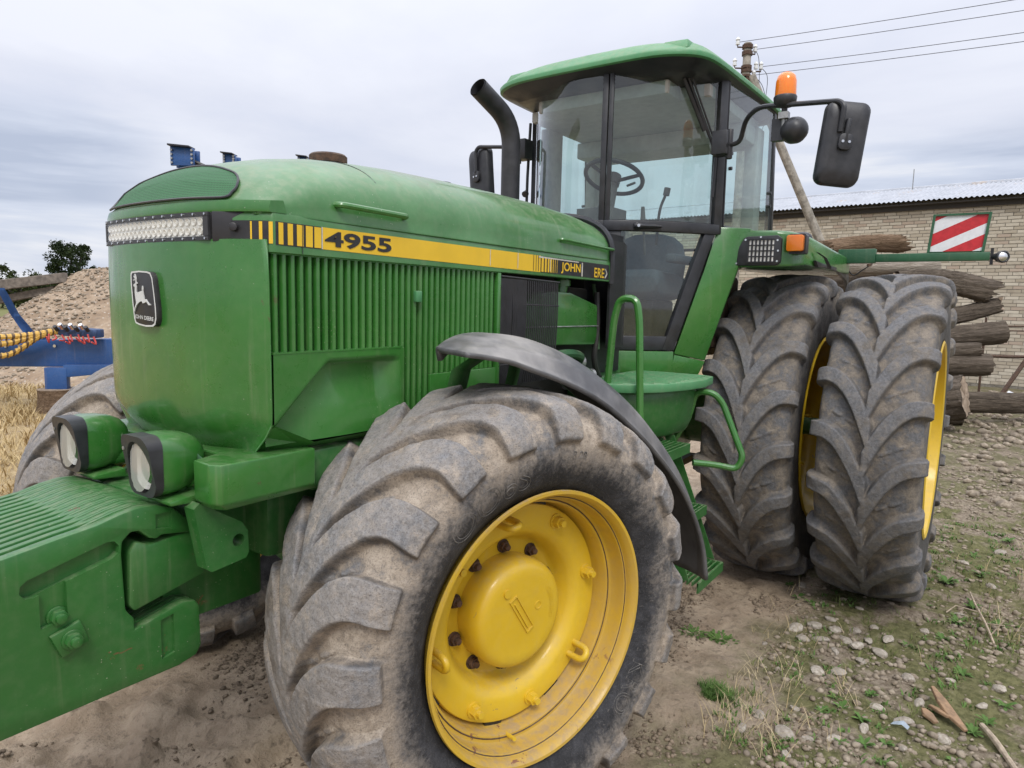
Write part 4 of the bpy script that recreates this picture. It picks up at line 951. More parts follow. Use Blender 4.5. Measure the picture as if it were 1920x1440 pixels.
def wheel_front(M, detail, outward_flip, label):
    # rim: turned profile (along the axle, radius); outer flange at +0.2
    prof = [(.168, .386), (.188, .394), (.203, .408), (.211, .406), (.210, .397), (.200, .389), (.188, .386), (.178, .385), (.174, .377), (.150, .3745), (.126, .374), (.120, .371), (.118, .354), (.112, .351), (.080, .349), (.058, .346), (.046, .334), (.020, .330), (-.06, .326), (-.14, .345), (-.172, .372), (-.190, .390), (-.205, .404)]
    w = obj('wheel', lathe(prof, 96), YELLOW_R, tractor, 45, M=M, label=label)
    t = obj('tyre', FT, None, w); t.location = (0, -.03, 0)
    if outward_flip: t.rotation_euler = (0, 0, pi)
    disc = [(.064, .338), (.074, .334), (.076, .326), (.076, .272), (.070, .254), (.050, .236), (.018, .222), (.004, .214), (.0, .205), (.0, .150)]
    d_ = obj('disc', join(lathe(disc, 72), lathe([(.064, .338), (.042, .338), (.040, .320)], 72)), YELLOW, w, 40)
    obj('rim_groove', join(*[tube([(q * cos(2 * pi * k / 72), y_, q * sin(2 * pi * k / 72)) for k in range(73)], .0022, 5, False) for y_, q in ((.1755, .3815), (.119, .3605))]), RUST, w)
    cap = [(0, .168), (.055, .170), (.082, .166), (.096, .156), (.102, .142), (.103, .12), (.103, .0)]
    hub = obj('hub_cap', lathe(cap, 64), YELLOW, w, 35)
    if not detail: return w
    for k in range(10):
        a = rad(18 + 36 * k); c = Vector((.19 * cos(a), 0, .19 * sin(a)))
        obj('hub_bolt', join(hexn(c, (0, 1, 0), .0165, .018), cyl(c, c + Vector((0, .030, 0)), .0095, 10), cyl(c, c + Vector((0, .004, 0)), .022, 14)), RUST, w, 30)
    kinds = [(102, 'h'), (60, 'n'), (12, 'n'), (-38, 'h'), (-78, 'n'), (-122, 'n'), (-172, 'h'), (140, 'n')]
    for a_, k in kinds:
        a = rad(180 - a_); c = Vector((.300 * cos(a), .076, .300 * sin(a)))
        if k == 'n':
            obj('rim_nut', join(cyl(c, c + Vector((0, .006, 0)), .024, 14), hexn(c, (0, 1, 0), .0185, .026), cyl(c, c + Vector((0, .040, 0)), .0105, 10)), YELLOW, w, 30)
        else:
            rd = Vector((cos(a), 0, sin(a))); tg = Vector((-sin(a), 0, cos(a)))
            loop = [c + rd * .005 + tg * x_ + Vector((0, y_, 0)) for x_, y_ in ((-.020, -.01), (-.020, .03), (-.018, .052), (-.008, .064), (.008, .064), (.018, .052), (.020, .03), (.020, -.01))]
            obj('tow_loop', tube(spline(loop, 3), .0105, 8), YELLOW, w, 60)
    obj('valve_stem', cyl((.06, .10, -.352), (.064, .155, -.345), .006, 8), YELLOW, w)
    for a_ in (76, -62, -103, -150): # black blocks stand in for shade in the gaps between disc and rim
        a = rad(180 - a_); c = Vector((.338 * cos(a), .050, .338 * sin(a))); rd = Vector((cos(a), 0, sin(a))); tg = Vector((-sin(a), 0, cos(a)))
        obj('gap_shade', loft([[c + tg * x_ + rd * y_ + Vector((0, z_, 0)) for x_, y_ in ((-.035, -.008), (.035, -.008), (.032, .010), (-.032, .010))] for z_ in (0, .018)]), BLACK_M, w, 0)
    # cast marks on the hub cap
    obj('hub_plug', join(cyl((.062, .102, .085), (.062, .108, .085), .0135, 14), hexn((.062, .104, .085), (0, 1, 0), .0075, .003)), YELLOW, w)
    a = rad(58); u_ = Vector((-cos(a), 0, -sin(a))); v_ = Vector((-sin(a), 0, cos(a))); c = Vector((.0, .103, -.0))
    fr_ = []
    for (x0, x1, y0, y1) in ((-.075, .06, .012, .016), (-.075, .06, -.016, -.012), (-.075, -.071, -.012, .012), (.056, .06, -.012, .012), (-.055, .045, -.006, -.001)):
        fr_.append(([tuple(c + u_ * xx + v_ * yy + Vector((0, zz_, 0))) for xx in (x0, x1) for yy in (y0, y1) for zz_ in (-.001, .0045)], box(0, 1, 0, 1, 0, 1)[1]))
    obj('cast_plate', join(*fr_), YELLOW, w, 0)
    obj('cast_mark', join(lathe([(0, .010), (.0025, .0105), (.0025, .013), (0, .0135)], 20, Matrix.Translation((-.062, .1025, .018)))), YELLOW, w, 0)
    V = []
    tx = text_geo('CARRARO', .022, .0006); xs = [q[0] for q in tx[0]]; cx = (min(xs) + max(xs)) / 2
    for q in tx[0]:
        rr = .112 + q[1]; an = pi + rad(-8) + (q[0] - cx) / .118; V.append((rr * cos(an), .1045, rr * sin(an)))
    obj('cast_lettering', (V, tx[1]), YELLOW, w, 0)
    for s_, sz, r0, md in (('OO6S', .105, .445, 118), ('TKRON', .085, .450, -40), ('OOO', .07, .468, -112), ('R 28', .03, .505, 80)):
        g = arc_text(s_, sz, r0, md)
        obj('sidewall_lettering', g, FT.materials[0] if False else TYRE_TXT, w, 0)
    return w
TYRE_TXT = simple('raised_rubber', (0.12, 0.112, 0.10), .7, var=.6, scale=30)
wf = wheel_front(mat_frame(TCL, -hX, hN) @ Matrix.Identity(4) if False else mat_frame(TCL, hX, hN), True, False, 'muddy steered front wheel on the door side')
wheel_front(mat_frame(TCR, -hX, -hN), False, True, 'muddy steered front wheel on the far side')

def wheel_rear(y, outward, label, z=.925):
    M = mat_frame((-2.95, y, z), (outward, 0, 0), (0, outward, 0))
    prof = [(.240, .580), (.247, .568), (.240, .552), (.21, .542), (.17, .532), (.12, .505), (.06, .495), (-.06, .495), (-.14, .512), (-.18, .535), (-.22, .545), (-.245, .560), (-.25, .576)]
    w = obj('wheel', lathe(prof, 80), YELLOW, tractor, 40, M=M, label=label)
    t = obj('tyre', RT, None, w)
    if outward < 0: t.rotation_euler = (0, 0, pi)
    obj('disc', lathe([(.04, .496), (.05, .47), (-.02, .40), (-.08, .30), (-.09, .20), (-.09, .02)], 64), YELLOW, w, 40)
    for k in range(8):
        a = 2 * pi * k / 8; c = Vector((.44 * cos(a), .02, .44 * sin(a))); obj('rim_nut', join(hexn(c, (0, 1, 0), .02, .05), cyl(c, c + Vector((0, .07, 0)), .011, 8)), YELLOW, w)
    return w
wheel_rear(1.415, 1, 'outer dual rear wheel with yellow rim')
wheel_rear(.80, 1, 'inner rear wheel under the green mudguard')
wheel_rear(-.85, -1, 'rear wheel on the far side')
part('rear_axle', join(cyl((-2.95, -1.0, .925), (-2.95, 1.5, .925), .055, 16), lathe([(-.62, .10), (-.45, .14), (-.3, .22), (.3, .22), (.45, .14), (.62, .10)], 20, Matrix.Translation((-2.95, 0, .95)))), GREEN_D)

# ------------------------------------------------------------------ chassis and front axle
part('chassis', join(box(-2.9, .1, -.22, .22, .72, 1.05), box(-2.6, -1.2, -.25, .25, .95, 1.35), box(-.3, .55, -.26, .26, .92, 1.16)), GREEN_D, bevel=.02)
part('engine', join(box(-1.25, .30, -.27, .27, 1.05, 1.74), box(-1.2, -.4, -.20, .20, 1.6, 1.86)), DARK, bevel=.02)
ax = lathe([(-.92, .075), (-.50, .085), (-.40, .10), (-.25, .13), (-.15, .17), (.0, .18), (.15, .17), (.25, .13), (.40, .10), (.50, .085), (.62, .075)], 24, Matrix.Translation((0, 0, .723)))
part('front_axle', join(ax, box(-.13, .13, -.12, .12, .80, 1.0)), GREEN_D, smooth=40)
def knuckle(sg):
    c = Vector((0, .52 if sg > 0 else -.88, .723)); M = TCL if sg > 0 else TCR
    part('steering_knuckle', join(cyl(c - Vector((0, 0, .17)), c + Vector((0, 0, .17)), .065, 16), lathe([(0, .15), (.08, .16), (.12, .14)], 24, mat_frame(c, hX * sg, hN * sg))), GREEN_D)
    part('tie_rod', tube([(-.2, .42 * sg, .70), (-.22, .1 * sg, .70)], .018, 8), BLACK_M)
sym(knuckle)
for sg in (1, -1): part('steering_cylinder', cyl((.16, .10 * sg, .80), (.20, .46 * sg, .80), .035, 12), BLACK_M)

# bolster under the nose: chamfered box beam that carries lamps and weights
def bolster():
    plan = [(.70, -.27), (.70, .27), (.785, .30), (.79, .375), (.775, .405), (.497, .405), (.497, -.405), (.775, -.405), (.79, -.375), (.785, -.30)]
    rings = [[(x - (.02 if z < 1.15 else 0), y * (.96 if z < 1.15 else 1), z) for x, y in plan] for z in (1.138, 1.158, 1.256)]
    return loft(rings)
part('front_bolster', bolster(), GREEN, bevel=.005, smooth=22)
part('side_rail', box(-.9, .495, .30, .385, 1.13, 1.245), GREEN_D, bevel=.01)
part('side_rail', box(-.9, .495, -.385, -.30, 1.13, 1.245), GREEN_D, bevel=.01)
part('weight_bracket', join(box(.50, .80, -.16, .16, .78, 1.13), prism([(.66, 1.14), (.80, 1.13), (.82, 1.04), (.80, .80), (.62, .84), (.55, .98)], XZ, -.22, -.16)), GREEN_W, bevel=.012)
# plate with a pin hole beside the weights: outline with a slit leading to the hole
def holed(outer, hc, hr, n=14):
    return outer, [(hc[0] + hr * cos(2 * pi * k / n), hc[1] + hr * sin(2 * pi * k / n)) for k in range(n)]
def ring_plate(outer, inner, fn, a, b_):
    no, ni = len(outer), len(inner)
    def nearest(i): return min(range(no), key=lambda k: (outer[k][0] - inner[i][0]) ** 2 + (outer[k][1] - inner[i][1]) ** 2)
    import itertools
    poly = mathutils_tess(outer, inner)
    V = []; F = []
    for dd, flip in ((a, True), (b_, False)):
        o_ = len(V); V += [fn(u, v, dd) for u, v in outer + inner]
        F += [tuple((i + o_) for i in (f[::-1] if flip else f)) for f in poly]
    t = no + ni
    F += [(i, (i + 1) % no, t + (i + 1) % no, t + i) for i in range(no)] + [(no + (i + 1) % ni, no + i, t + no + i, t + no + (i + 1) % ni) for i in range(ni)]
    return V, F
def mathutils_tess(outer, inner):
    from mathutils.geometry import tessellate_polygon
    return [tuple(f) for f in tessellate_polygon([[Vector((u, v, 0)) for u, v in outer], [Vector((u, v, 0)) for u, v in inner[::-1]]])] if False else _tess(outer, inner)
def _tess(outer, inner):
    from mathutils.geometry import tessellate_polygon
    return [tuple(f) for f in tessellate_polygon([[Vector((u, v, 0)) for u, v in outer], [Vector((u, v, 0)) for u, v in inner]])]
o_, i_ = holed([(.795, 1.135), (.78, 1.148), (.665, 1.072), (.648, 1.045), (.646, .985), (.655, .972), (.752, .962), (.765, .972)], (.676, 1.026), .017)
part('hitch_plate', ring_plate(o_, i_, XZ, .27, .315), GREEN_W, smooth=30)
part('hitch_block', prism([(.70, 1.118), (.985, 1.085), (.985, 1.07), (.965, .95), (.90, .89), (.715, .935)], XZ, .05, .262) if False else prism([(.715, 1.056), (.86, 1.044), (.890, 1.060), (.908, 1.035), (.914, .905), (.902, .884), (.715, .925)], XZ, -.20, .222), GREEN_W, bevel=.008)

# ------------------------------------------------------------------ suitcase weights
top = [(1.55, 1.06), (1.30, 1.085), (1.16, 1.10), (1.06, 1.115), (.98, 1.125), (.93, 1.138), (.885, 1.145), (.84, 1.142), (.80, 1.125), (.765, 1.09), (.752, 1.062), (.758, 1.050), (.83, 1.062)]
notch = [(.845, 1.055), (.862, 1.062), (.885, 1.086), (.905, 1.088), (.925, 1.070), (.928, 1.04), (.924, .90), (.915, .885), (.905, .872), (.905, .842), (.78, .870), (.748, .862), (.738, .845), (.736, .735), (.750, .712)]
bottom = [(.80, .702), (1.55, .702), (1.60, .75), (1.60, 1.02)]
outline = top + notch + bottom
# inset pocket shapes on the outermost plate
def weight_plate(y0, y1, scallop):
    return prism(outline, XZ, y0, y1)
NW = 14; th_ = .0325; yN = .228
scal = [(1.50, 1.075), (1.02, 1.115), (.985, 1.10), (1.02, 1.085), (1.50, 1.045)]
for i in range(NW):
    y1 = yN - i * th_; y0 = y1 - th_ + .0018
    if i == 0:
        g = weight_plate(y0, y1, False)
    else:
        # a casting with its crown scalloped away on one side, so each plate shows as a rib
        mid = (y0 + y1) / 2 + .004
        g = join(weight_plate(y0, y1 - .012, False), prism([(x, z - (.016 * sstep(.99, 1.06, x))) if j < 6 else (x, z) for j, (x, z) in enumerate(outline)], XZ, y1 - .0118, y1))
    w_ = part('suitcase_weight', g, GREEN_W, bevel=.004 if i else .005, seg=2)
    if i == 0:
        # grip slot: raised rim round a dark pocket, cast pockets and the clamp bolts
        a_ = Vector((1.12, 0, 1.018)); b_ = Vector((.955, 0, 1.058)); d_ = (b_ - a_).normalized(); u_ = Vector((-d_.z, 0, d_.x))
        slot = [a_ + u_ * .022, b_ + u_ * .022] + [b_ + (u_ * cos(t) + d_ * sin(t)) * .022 for t in (pi * .25, pi * .5, pi * .75)] + [b_ - u_ * .022, a_ - u_ * .022] + [a_ - (u_ * cos(t) + d_ * sin(t)) * .022 for t in (pi * .25, pi * .5, pi * .75)]
        P2 = [(p.x, p.z) for p in slot]
        cx_ = sum(p[0] for p in P2) / len(P2); cz_ = sum(p[1] for p in P2) / len(P2)
        WSLOT = [P2, [(cx_ + (p[0] - cx_) * .9, cz_ + (p[1] - cz_) * .72) for p in P2]]
        # cut the slot and the pockets out of the plate with a boolean, so they have real depth
        def cutter(g):
            o = obj('cutter', g, GREEN_W, None, 0); return o
        cs = [cutter(prism(P2, XZ, yN - .022, yN + .02)),
              cutter(prism([(.845, 1.118), (.805, 1.118), (.806, 1.075), (.845, 1.082)], XZ, yN - .007, yN + .02)),
              cutter(prism([(.842, .842), (.808, .848), (.808, .745), (.842, .737)], XZ, yN - .008, yN + .02)),
              cutter(prism([(1.105, 1.01), (1.050, 1.022), (1.050, .93), (1.105, .92)], XZ, yN - .012, yN + .02)),
              cutter(prism([(1.55, .955), (1.225, .93), (1.205, .905), (1.205, .86), (1.55, .83)], XZ, yN - .025, yN + .02))]
        for c_ in cs:
            mo = w_.modifiers.new('cut', 'BOOLEAN'); mo.object = c_; mo.operation = 'DIFFERENCE'; mo.solver = 'EXACT'
        dg = bpy.context.evaluated_depsgraph_get(); nm = bpy.data.meshes.new_from_object(w_.evaluated_get(dg))
        w_.modifiers.clear(); old = w_.data; w_.data = nm; bpy.data.meshes.remove(old)
        nm.shade_smooth(); nm.set_sharp_from_angle(angle=rad(35))
        for c_ in cs:
            me_ = c_.data; bpy.data.objects.remove(c_); bpy.data.meshes.remove(me_)
        obj('clamp_plate', prism([(1.075, .912), (1.030, .915), (1.020, .868), (1.060, .862)] if False else [(1.092, .900), (1.030, .918), (1.012, .862), (1.070, .842)], XZ, yN + .0005, yN + .013), GREEN_W, w_, bevel=.003)
        for bx, bz in ((1.068, .935), (1.050, .880)):
            c_ = Vector((bx, yN - .012 if bz > .9 else yN + .013, bz))
            obj('clamp_bolt', join(cyl(c_, c_ + Vector((0, .005, 0)), .0225, 18), hexn(c_ + Vector((0, .004, 0)), (0, 1, 0), .0185, .016), cyl(c_, c_ + Vector((0, .030, 0)), .0115, 12)), GREEN_W, w_, bevel=.0015)

# ------------------------------------------------------------------ nose: lower cowl
NC = [(0, 0), (.25, -.003), (.50, -.012), (.62, -.022), (.74, -.037), (.86, -.058), (.94, -.076), (1.0, -.094)]
NCF = [(v.x, v.y) for v in spline([(a, b_, 0) for a, b_ in NC], 3)]
def nose_curve(f): return float(np.interp(min(1, abs(f)), [a for a, b_ in NCF], [b_ for a, b_ in NCF]))
def plan_nose(w, xf_, xs):
    """half outline of the nose from the centre line round the corner to the side, as (x, y)"""
    return [(max(xs, xf_ + b_), a * w) for a, b_ in NCF] + [(xs, w)]
def full(pts): return [(x, -y) for x, y in pts[::-1][:-1]] + pts
NOSE = []
for z, w, xf_, xs in ((1.805, .388, .712, .632), (1.800, .398, .724, .632), (1.70, .402, .725, .632), (1.52, .403, .724, .632), (1.37, .403, .722, .632), (1.335, .401, .718, .632), (1.30, .375, .702, .632), (1.262, .335, .682, .632), (1.246, .322, .670, .632), (1.243, .30, .655, .632)):
    NOSE.append([(x, y, z) for x, y in full(plan_nose(w, xf_, xs))])
nose = part('nose_cowl', loft(NOSE, False, False), GREEN, smooth=50)
sol = nose.modifiers.new('thickness', 'SOLIDIFY'); sol.thickness = .006; sol.offset = -1
part('nose_filler', join(box(.25, .60, -.335, .335, 1.26, 1.84)), DARK, smooth=0)
# emblem: black shield, silver rim, leaping deer and lettering
EX = .7275
def em(u, v, d_):   # emblem picture coordinates -> world
    y = -.0665 + (u - 195) / (835 - 195) * .130; z = 1.722 - (v - 190) / (1250 - 190) * .150
    return (EX + d_, y, z)
shield = [(205, 240), (230, 205), (420, 190), (640, 205), (720, 230), (765, 320), (800, 600), (830, 900), (832, 1090), (800, 1200), (740, 1240), (560, 1250), (380, 1225), (290, 1195), (255, 1100), (225, 800), (200, 400)]
emb = part('emblem', prism(shield, em, -.012, .010), DECAL_K, bevel=.002)
inner = [(515 + (u - 515) * .915, 720 + (v - 720) * .945) for u, v in shield]
V = [em(u, v, .0112) for u, v in shield] + [em(u, v, .0112) for u, v in inner]; n_ = len(shield)
obj('silver_rim', (V, [(i, (i + 1) % n_, n_ + (i + 1) % n_, n_ + i) for i in range(n_)]), SILVER, emb, 0)
deer = [(290, 465), (300, 447), (345, 430), (350, 405), (385, 412), (388, 437), (362, 446), (366, 500), (361, 590), (378, 620), (430, 590), (510, 572), (508, 520), (520, 475), (533, 530), (530, 575), (540, 640), (558, 730), (605, 727), (625, 760), (665, 805), (715, 825), (712, 840), (665, 838), (640, 810), (610, 775), (580, 790), (520, 808), (490, 765), (440, 780), (400, 805), (350, 850), (315, 910), (290, 972), (275, 965), (300, 895), (340, 820), (345, 780), (328, 700), (318, 600), (325, 520), (318, 490), (300, 490)]
ant = [[(346, 408), (352, 345), (328, 250), (338, 250), (364, 335), (362, 410)], [(352, 350), (285, 362), (283, 375), (320, 372), (356, 365)], [(335, 345), (300, 290), (309, 288), (350, 335)]]
obj('deer', join(*[prism(q, em, .0105, .0135) for q in [deer] + ant]), SILVER, emb, 0)
g = fit2(text_geo('JOHN DEERE', 1, .02), 275, 765, 0, 1); g = ([em(v[0], 1120 - v[1] * 100 + (v[0] - 275) * .085, .0118) for v in g[0]], g[1])
obj('emblem_lettering', g, SILVER, emb, 0)

# black lamp band and LED bar
band = [[(x - .035, y, z) for x, y in full(plan_nose(.385, .715, .60))] for z in (1.79, 1.875)]
part('lamp_band', loft(band, False, False), BLACK)
bar_x = lambda y: .708 - .26 * y ** 2
def barsec(y, z0, z1, x0, x1):
    b_ = bar_x(y); return [(b_ + x0, y, z0), (b_ + x1, y, z0), (b_ + x1, y, z1), (b_ + x0, y, z1)]
ys = np.linspace(-.268, .262, 15)
lb = part('light_bar', loft([barsec(y, 1.798, 1.866, -.05, .008) for y in ys]), BLACK, bevel=.003)
obj('frame', join(loft([barsec(y, 1.857, 1.867, .0085, .016) for y in ys]), loft([barsec(y, 1.797, 1.807, .0085, .016) for y in ys]), loft([barsec(y, 1.808, 1.856, .0085, .016) for y in (-.268, -.257)]), loft([barsec(y, 1.808, 1.856, .0085, .016) for y in (.244, .262)])), BLACK, lb, 30)
obj('reflector_tray', loft([barsec(y, 1.808, 1.856, .0083, .0095) for y in np.linspace(-.255, .243, 13)]), LENSW, lb)
for row in range(2):
    for k in range(20):
        y = -.243 + k * .0248; c = Vector((bar_x(y) + .0098, y, 1.820 + row * .024))
        obj('led', lathe([(.0, .0105), (-.004, .0085), (-.0055, .004), (-.0055, 0)] if False else [(.0, .0108), (.003, .0095), (.001, .006), (.0, .0025), (.002, 0)], 10, Matrix.Translation(c) @ Matrix.Rotation(-pi / 2, 4, 'Z')), LENSW, lb)
obj('lens', loft([[(bar_x(y) + .0150, y, 1.806), (bar_x(y) + .0150, y, 1.858)] for y in np.linspace(-.258, .246, 13)], False, False), GLASS_L, lb)
for k in range(13):
    y = -.258 + k * .0425
    for z in (1.862, 1.802): obj('screw', cyl((bar_x(y) + .016, y, z), (bar_x(y) + .0185, y, z), .003, 8), CHROME, lb)
part('bar_end_bracket', join(loft([[(.695 - .07 * t, .266 + .11 * t, 1.795), (.70 - .07 * t, .27 + .11 * t, 1.795), (.70 - .07 * t, .27 + .11 * t, 1.868), (.695 - .07 * t, .266 + .11 * t, 1.868)] for t in (0, .5, 1)]), cyl((.665, .315, 1.83), (.68, .327, 1.83), .011, 10)), BLACK_M, bevel=.002)

# ------------------------------------------------------------------ bonnet
HX = [.716, .700, .675, .64, .59, .53, .45, .33, .18, .02, -.2, -.5, -.8, -1.05, -1.17, -1.20]
HT = [1.898, 1.918, 1.955, 1.985, 2.012, 2.035, 2.056, 2.078, 2.092, 2.102, 2.108, 2.110, 2.106, 2.092, 2.075, 2.060]
HWd = [.372, .384, .391, .396, .399, .400, .401, .403, .404, .405, .405, .405, .405, .404, .402, .400]
def hood_w(x): return float(np.interp(-x, [-a for a in HX], HWd))
def hood_t(x): return float(np.interp(-x, [-a for a in HX], HT))
def hood_z(x, y):
    w = hood_w(x); zb = 1.872; return zb + (hood_t(x) - zb) * max(0, 1 - abs(y / w) ** 2.6) ** (1 / 2.6)
def hood_ring(x, w, t):
    pts = []
    zb = 1.872; n = 22
    pts += [(w - .006, 1.862), (w + .001, 1.8625), (w + .004, 1.864), (w + .0042, 1.868)]
    for k in range(n + 1):
        a = pi / 2 * k / n; e_ = 2 / 2.6
        pts.append(((w + .003) * max(0, cos(a)) ** e_, zb + (t - zb) * sin(a) ** e_))
    half = pts
    T_ = float(sstep(.40, .66, x)); X = lambda y: x + nose_curve(y / .405) * T_
    return [(X(y), y, z) for y, z in half] + [(X(y), -y, z) for y, z in half[::-1][1:]]
rings = []
for x, t, w in zip(HX, HT, HWd): rings.append(hood_ring(x, w, t))
hood = part('bonnet', loft(rings, False, False), GREEN_B, smooth=42)
hood.modifiers.new('thickness', 'SOLIDIFY').thickness = .006
# the lip along the front edge
lip = [(.719 + nose_curve(y / .405), y, 1.874) for y in np.linspace(-.403, .403, 37)]
part('bonnet_lip', loft([[(x + dx_, y, z + dz_) for dx_, dz_ in ((-.05, -.006), (.000, -.006), (.002, .006), (-.003, .022), (-.04, .026))] for x, y, z in lip]), GREEN, smooth=40)
# front mesh screen let into the sloping top
s = Mat('screen_mesh'); wv = s.n('ShaderNodeTexWave', wave_type='BANDS', bands_direction='Z'); s.l(s.co, wv.inputs['Vector']); wv.inputs['Scale'].default_value = 62; wv2 = s.n('ShaderNodeTexWave', wave_type='BANDS', bands_direction='Y'); s.l(s.co, wv2.inputs['Vector']); wv2.inputs['Scale'].default_value = 70
f = s.math('MAXIMUM', s.ramp(wv.outputs['Fac'], .35, .65), s.ramp(wv2.outputs['Fac'], .55, .8)); s.set(color=s.mix(f, (0.010, 0.045, 0.014), (0.028, 0.14, 0.042)), rough=.6, normal=s.bump(f, .5, .003)); MESHM = s.m
def screen_outline(): return [(-.255, .7145), (-.247, .682), (-.205, .643), (-.12, .602), (0, .592), (.12, .606), (.22, .630), (.268, .648), (.297, .676), (.300, .694), (.284, .711), (.15, .7150), (-.05, .7155)]
def scr_pt(y, x, lift):
    z = hood_z(x, y); return (x + nose_curve(y / .405) * float(sstep(.40, .66, x)) + lift * .6, y, z + lift * .8)
P = [(v.x, v.y) for v in spline([(a, b_, 0) for a, b_ in screen_outline() + [screen_outline()[0]]], 5)][:-1]
cy_, cv_ = .02, .665; RNG = [0, .35, .65, .85, 1.0]; V = [scr_pt(cy_, cv_, .006)]; F = []; n_ = len(P)
for q in RNG[1:]: V += [scr_pt(cy_ + (a - cy_) * q, cv_ + (b_ - cv_) * q, .006) for a, b_ in P]
F += [(0, 1 + k, 1 + (k + 1) % n_) for k in range(n_)]
for r_ in range(3): F += [(1 + r_ * n_ + k, 1 + (r_ + 1) * n_ + k, 1 + (r_ + 1) * n_ + (k + 1) % n_, 1 + r_ * n_ + (k + 1) % n_) for k in range(n_)]
scrn = obj('air_screen', (V, F), MESHM, hood, 60)
obj('screen_edge', tube([scr_pt(a, b_, .007) for a, b_ in P + P[:1]], .0032, 6, False), BLACK, hood)
# bonnet seam, handles, caps
seam = [(.23 + .05 * (1 - abs(y) / .4), y, hood_z(.23 + .05 * (1 - abs(y) / .4), y) + .0005) for y in np.linspace(-.40, .40, 41)]
obj('seam', tube(seam, .0022, 5, False), BLACK_M, hood)
def handle(pts, r): return tube(fillet(pts, .03, 4), r, 9)
for sg in (1, -1):
    obj('handle', handle([(.418, .385 * sg, 1.912), (.418, .425 * sg, 1.910), (.165, .428 * sg, 1.907), (.165, .388 * sg, 1.905)], .0085), GREEN, hood)
    obj('handle', handle([(-.745, .385 * sg, 1.921), (-.745, .42 * sg, 1.922), (-1.20, .422 * sg, 1.914), (-1.20, .39 * sg, 1.914)], .007), GREEN, hood)
cap = part('radiator_cap', join(lathe([(0, .07), (.012, .07), (.018, .055), (.034, .052), (.038, .066), (.062, .066), (.068, .060), (.070, 0)], 24, Matrix.Translation((.03, -.09, 2.095)) @ Matrix.Rotation(pi / 2, 4, 'X'))), RUST, smooth=40)
part('filler_cap', lathe([(0, .05), (.012, .052), (.022, .045), (.026, .02), (.026, 0)], 20, Matrix.Translation((-.42, .04, 2.104)) @ Matrix.Rotation(pi / 2, 4, 'X')), BLACK)

# skirt along the lower edge of the bonnet, wrapping the front corner; it carries the stripe decals
YS = .4064
SK = [(.7145 + nose_curve(y / .405), y) for y in np.linspace(.285, .405, 26)] + [(x, YS) for x in np.linspace(.615, -1.195, 60)]
SKL = [0.0]
for a, b_ in zip(SK, SK[1:]): SKL.append(SKL[-1] + math.hypot(b_[0] - a[0], b_[1] - a[1]))
def sk_s(x=None, y=None):
    if y is not None: return float(np.interp(y, [q[1] for q in SK[:26]], SKL[:26]))
    return float(np.interp(-x, [-q[0] for q in SK], SKL))
def sk_p(s_, off=0.0):
    x = float(np.interp(s_, SKL, [q[0] for q in SK])); y = float(np.interp(s_, SKL, [q[1] for q in SK])); h = .004
    x1 = float(np.interp(s_ + h, SKL, [q[0] for q in SK])); y1 = float(np.interp(s_ + h, SKL, [q[1] for q in SK])); x0 = float(np.interp(s_ - h, SKL, [q[0] for q in SK])); y0 = float(np.interp(s_ - h, SKL, [q[1] for q in SK]))
    n = Vector((y1 - y0, -(x1 - x0), 0)).normalized(); return x + n.x * off, y + n.y * off
for sg in (1, -1):
    R = []
    for k in range(len(SK)):
        (xo, yo), (xi, yi) = sk_p(SKL[k], 0), sk_p(SKL[k], -.005)
        R.append([(xo, yo * sg, 1.771), (xo, yo * sg, 1.852), (xi, yi * sg, 1.868), (xi, yi * sg, 1.768)])
    obj('bonnet_skirt', loft(R), GREEN_B, hood, 40)
def dec(a, b_, z0a, z1a, z0b=None, z1b=None, lift=0.0):
    z0b = z0a if z0b is None else z0b; z1b = z1a if z1b is None else z1b; N = max(2, int(abs(b_ - a) / .02) + 2); V = []
    for i in range(N):
        t = i / (N - 1); x, y = sk_p(a + (b_ - a) * t, .0011 + lift)
        V += [(x, y, z0a + (z0b - z0a) * t), (x, y, z1a + (z1b - z1a) * t)]
    return V, [(2 * i, 2 * i + 1, 2 * i + 3, 2 * i + 2) for i in range(N - 1)]
X_s = lambda x: sk_s(x=x)
Y_s = lambda y: sk_s(y=y)
zb_, zt_ = 1.789, 1.8465
obj('stripe', dec(Y_s(.290), X_s(.473), zb_, zt_), DECAL_K, hood, 0)
for a, b_ in ((Y_s(.3585), Y_s(.3625)), (Y_s(.378), Y_s(.385)), (Y_s(.3975), X_s(.6205)), (X_s(.606), X_s(.592)), (X_s(.579), X_s(.563)), (X_s(.551), X_s(.531)), (X_s(.523), X_s(.501)), (X_s(.496), X_s(.4735))):
    obj('stripe_bar', dec(a, b_, zb_ + .002, zt_ - .002, lift=.0007), DECAL_Y, hood, 0)
obj('stripe', dec(X_s(.472), X_s(-.60), zb_, zt_, zb_ - .006, zt_), DECAL_Y, hood, 0)
obj('stripe', dec(X_s(-.6005), X_s(-1.185), zb_ - .006, zt_ - .001, zb_ - .012, zt_ - .003), DECAL_K, hood, 0)
for x in (.4725, -.269, -.441): obj('stripe_seam', dec(X_s(x), X_s(x - .004), zb_, zt_, lift=.0008), DECAL_W, hood, 0)
obj('stripe_seam', dec(X_s(.535), X_s(.533), 1.772, zt_, lift=.0011), BLACK_M, hood, 0)
for x, w in ((-.548, .003), (-.566, .003), (-.582, .004)): obj('stripe_bar', dec(X_s(x), X_s(x - w), zb_ - .003, zt_, lift=.0008), DECAL_K, hood, 0)
for x, w in ((-.606, .016), (-.630, .014), (-.652, .012), (-.672, .010), (-.690, .006), (-.706, .004), (-.722, .003)): obj('stripe_bar', dec(X_s(x), X_s(x - w), zb_ - .004, zt_ - .006, lift=.0008), DECAL_Y, hood, 0)
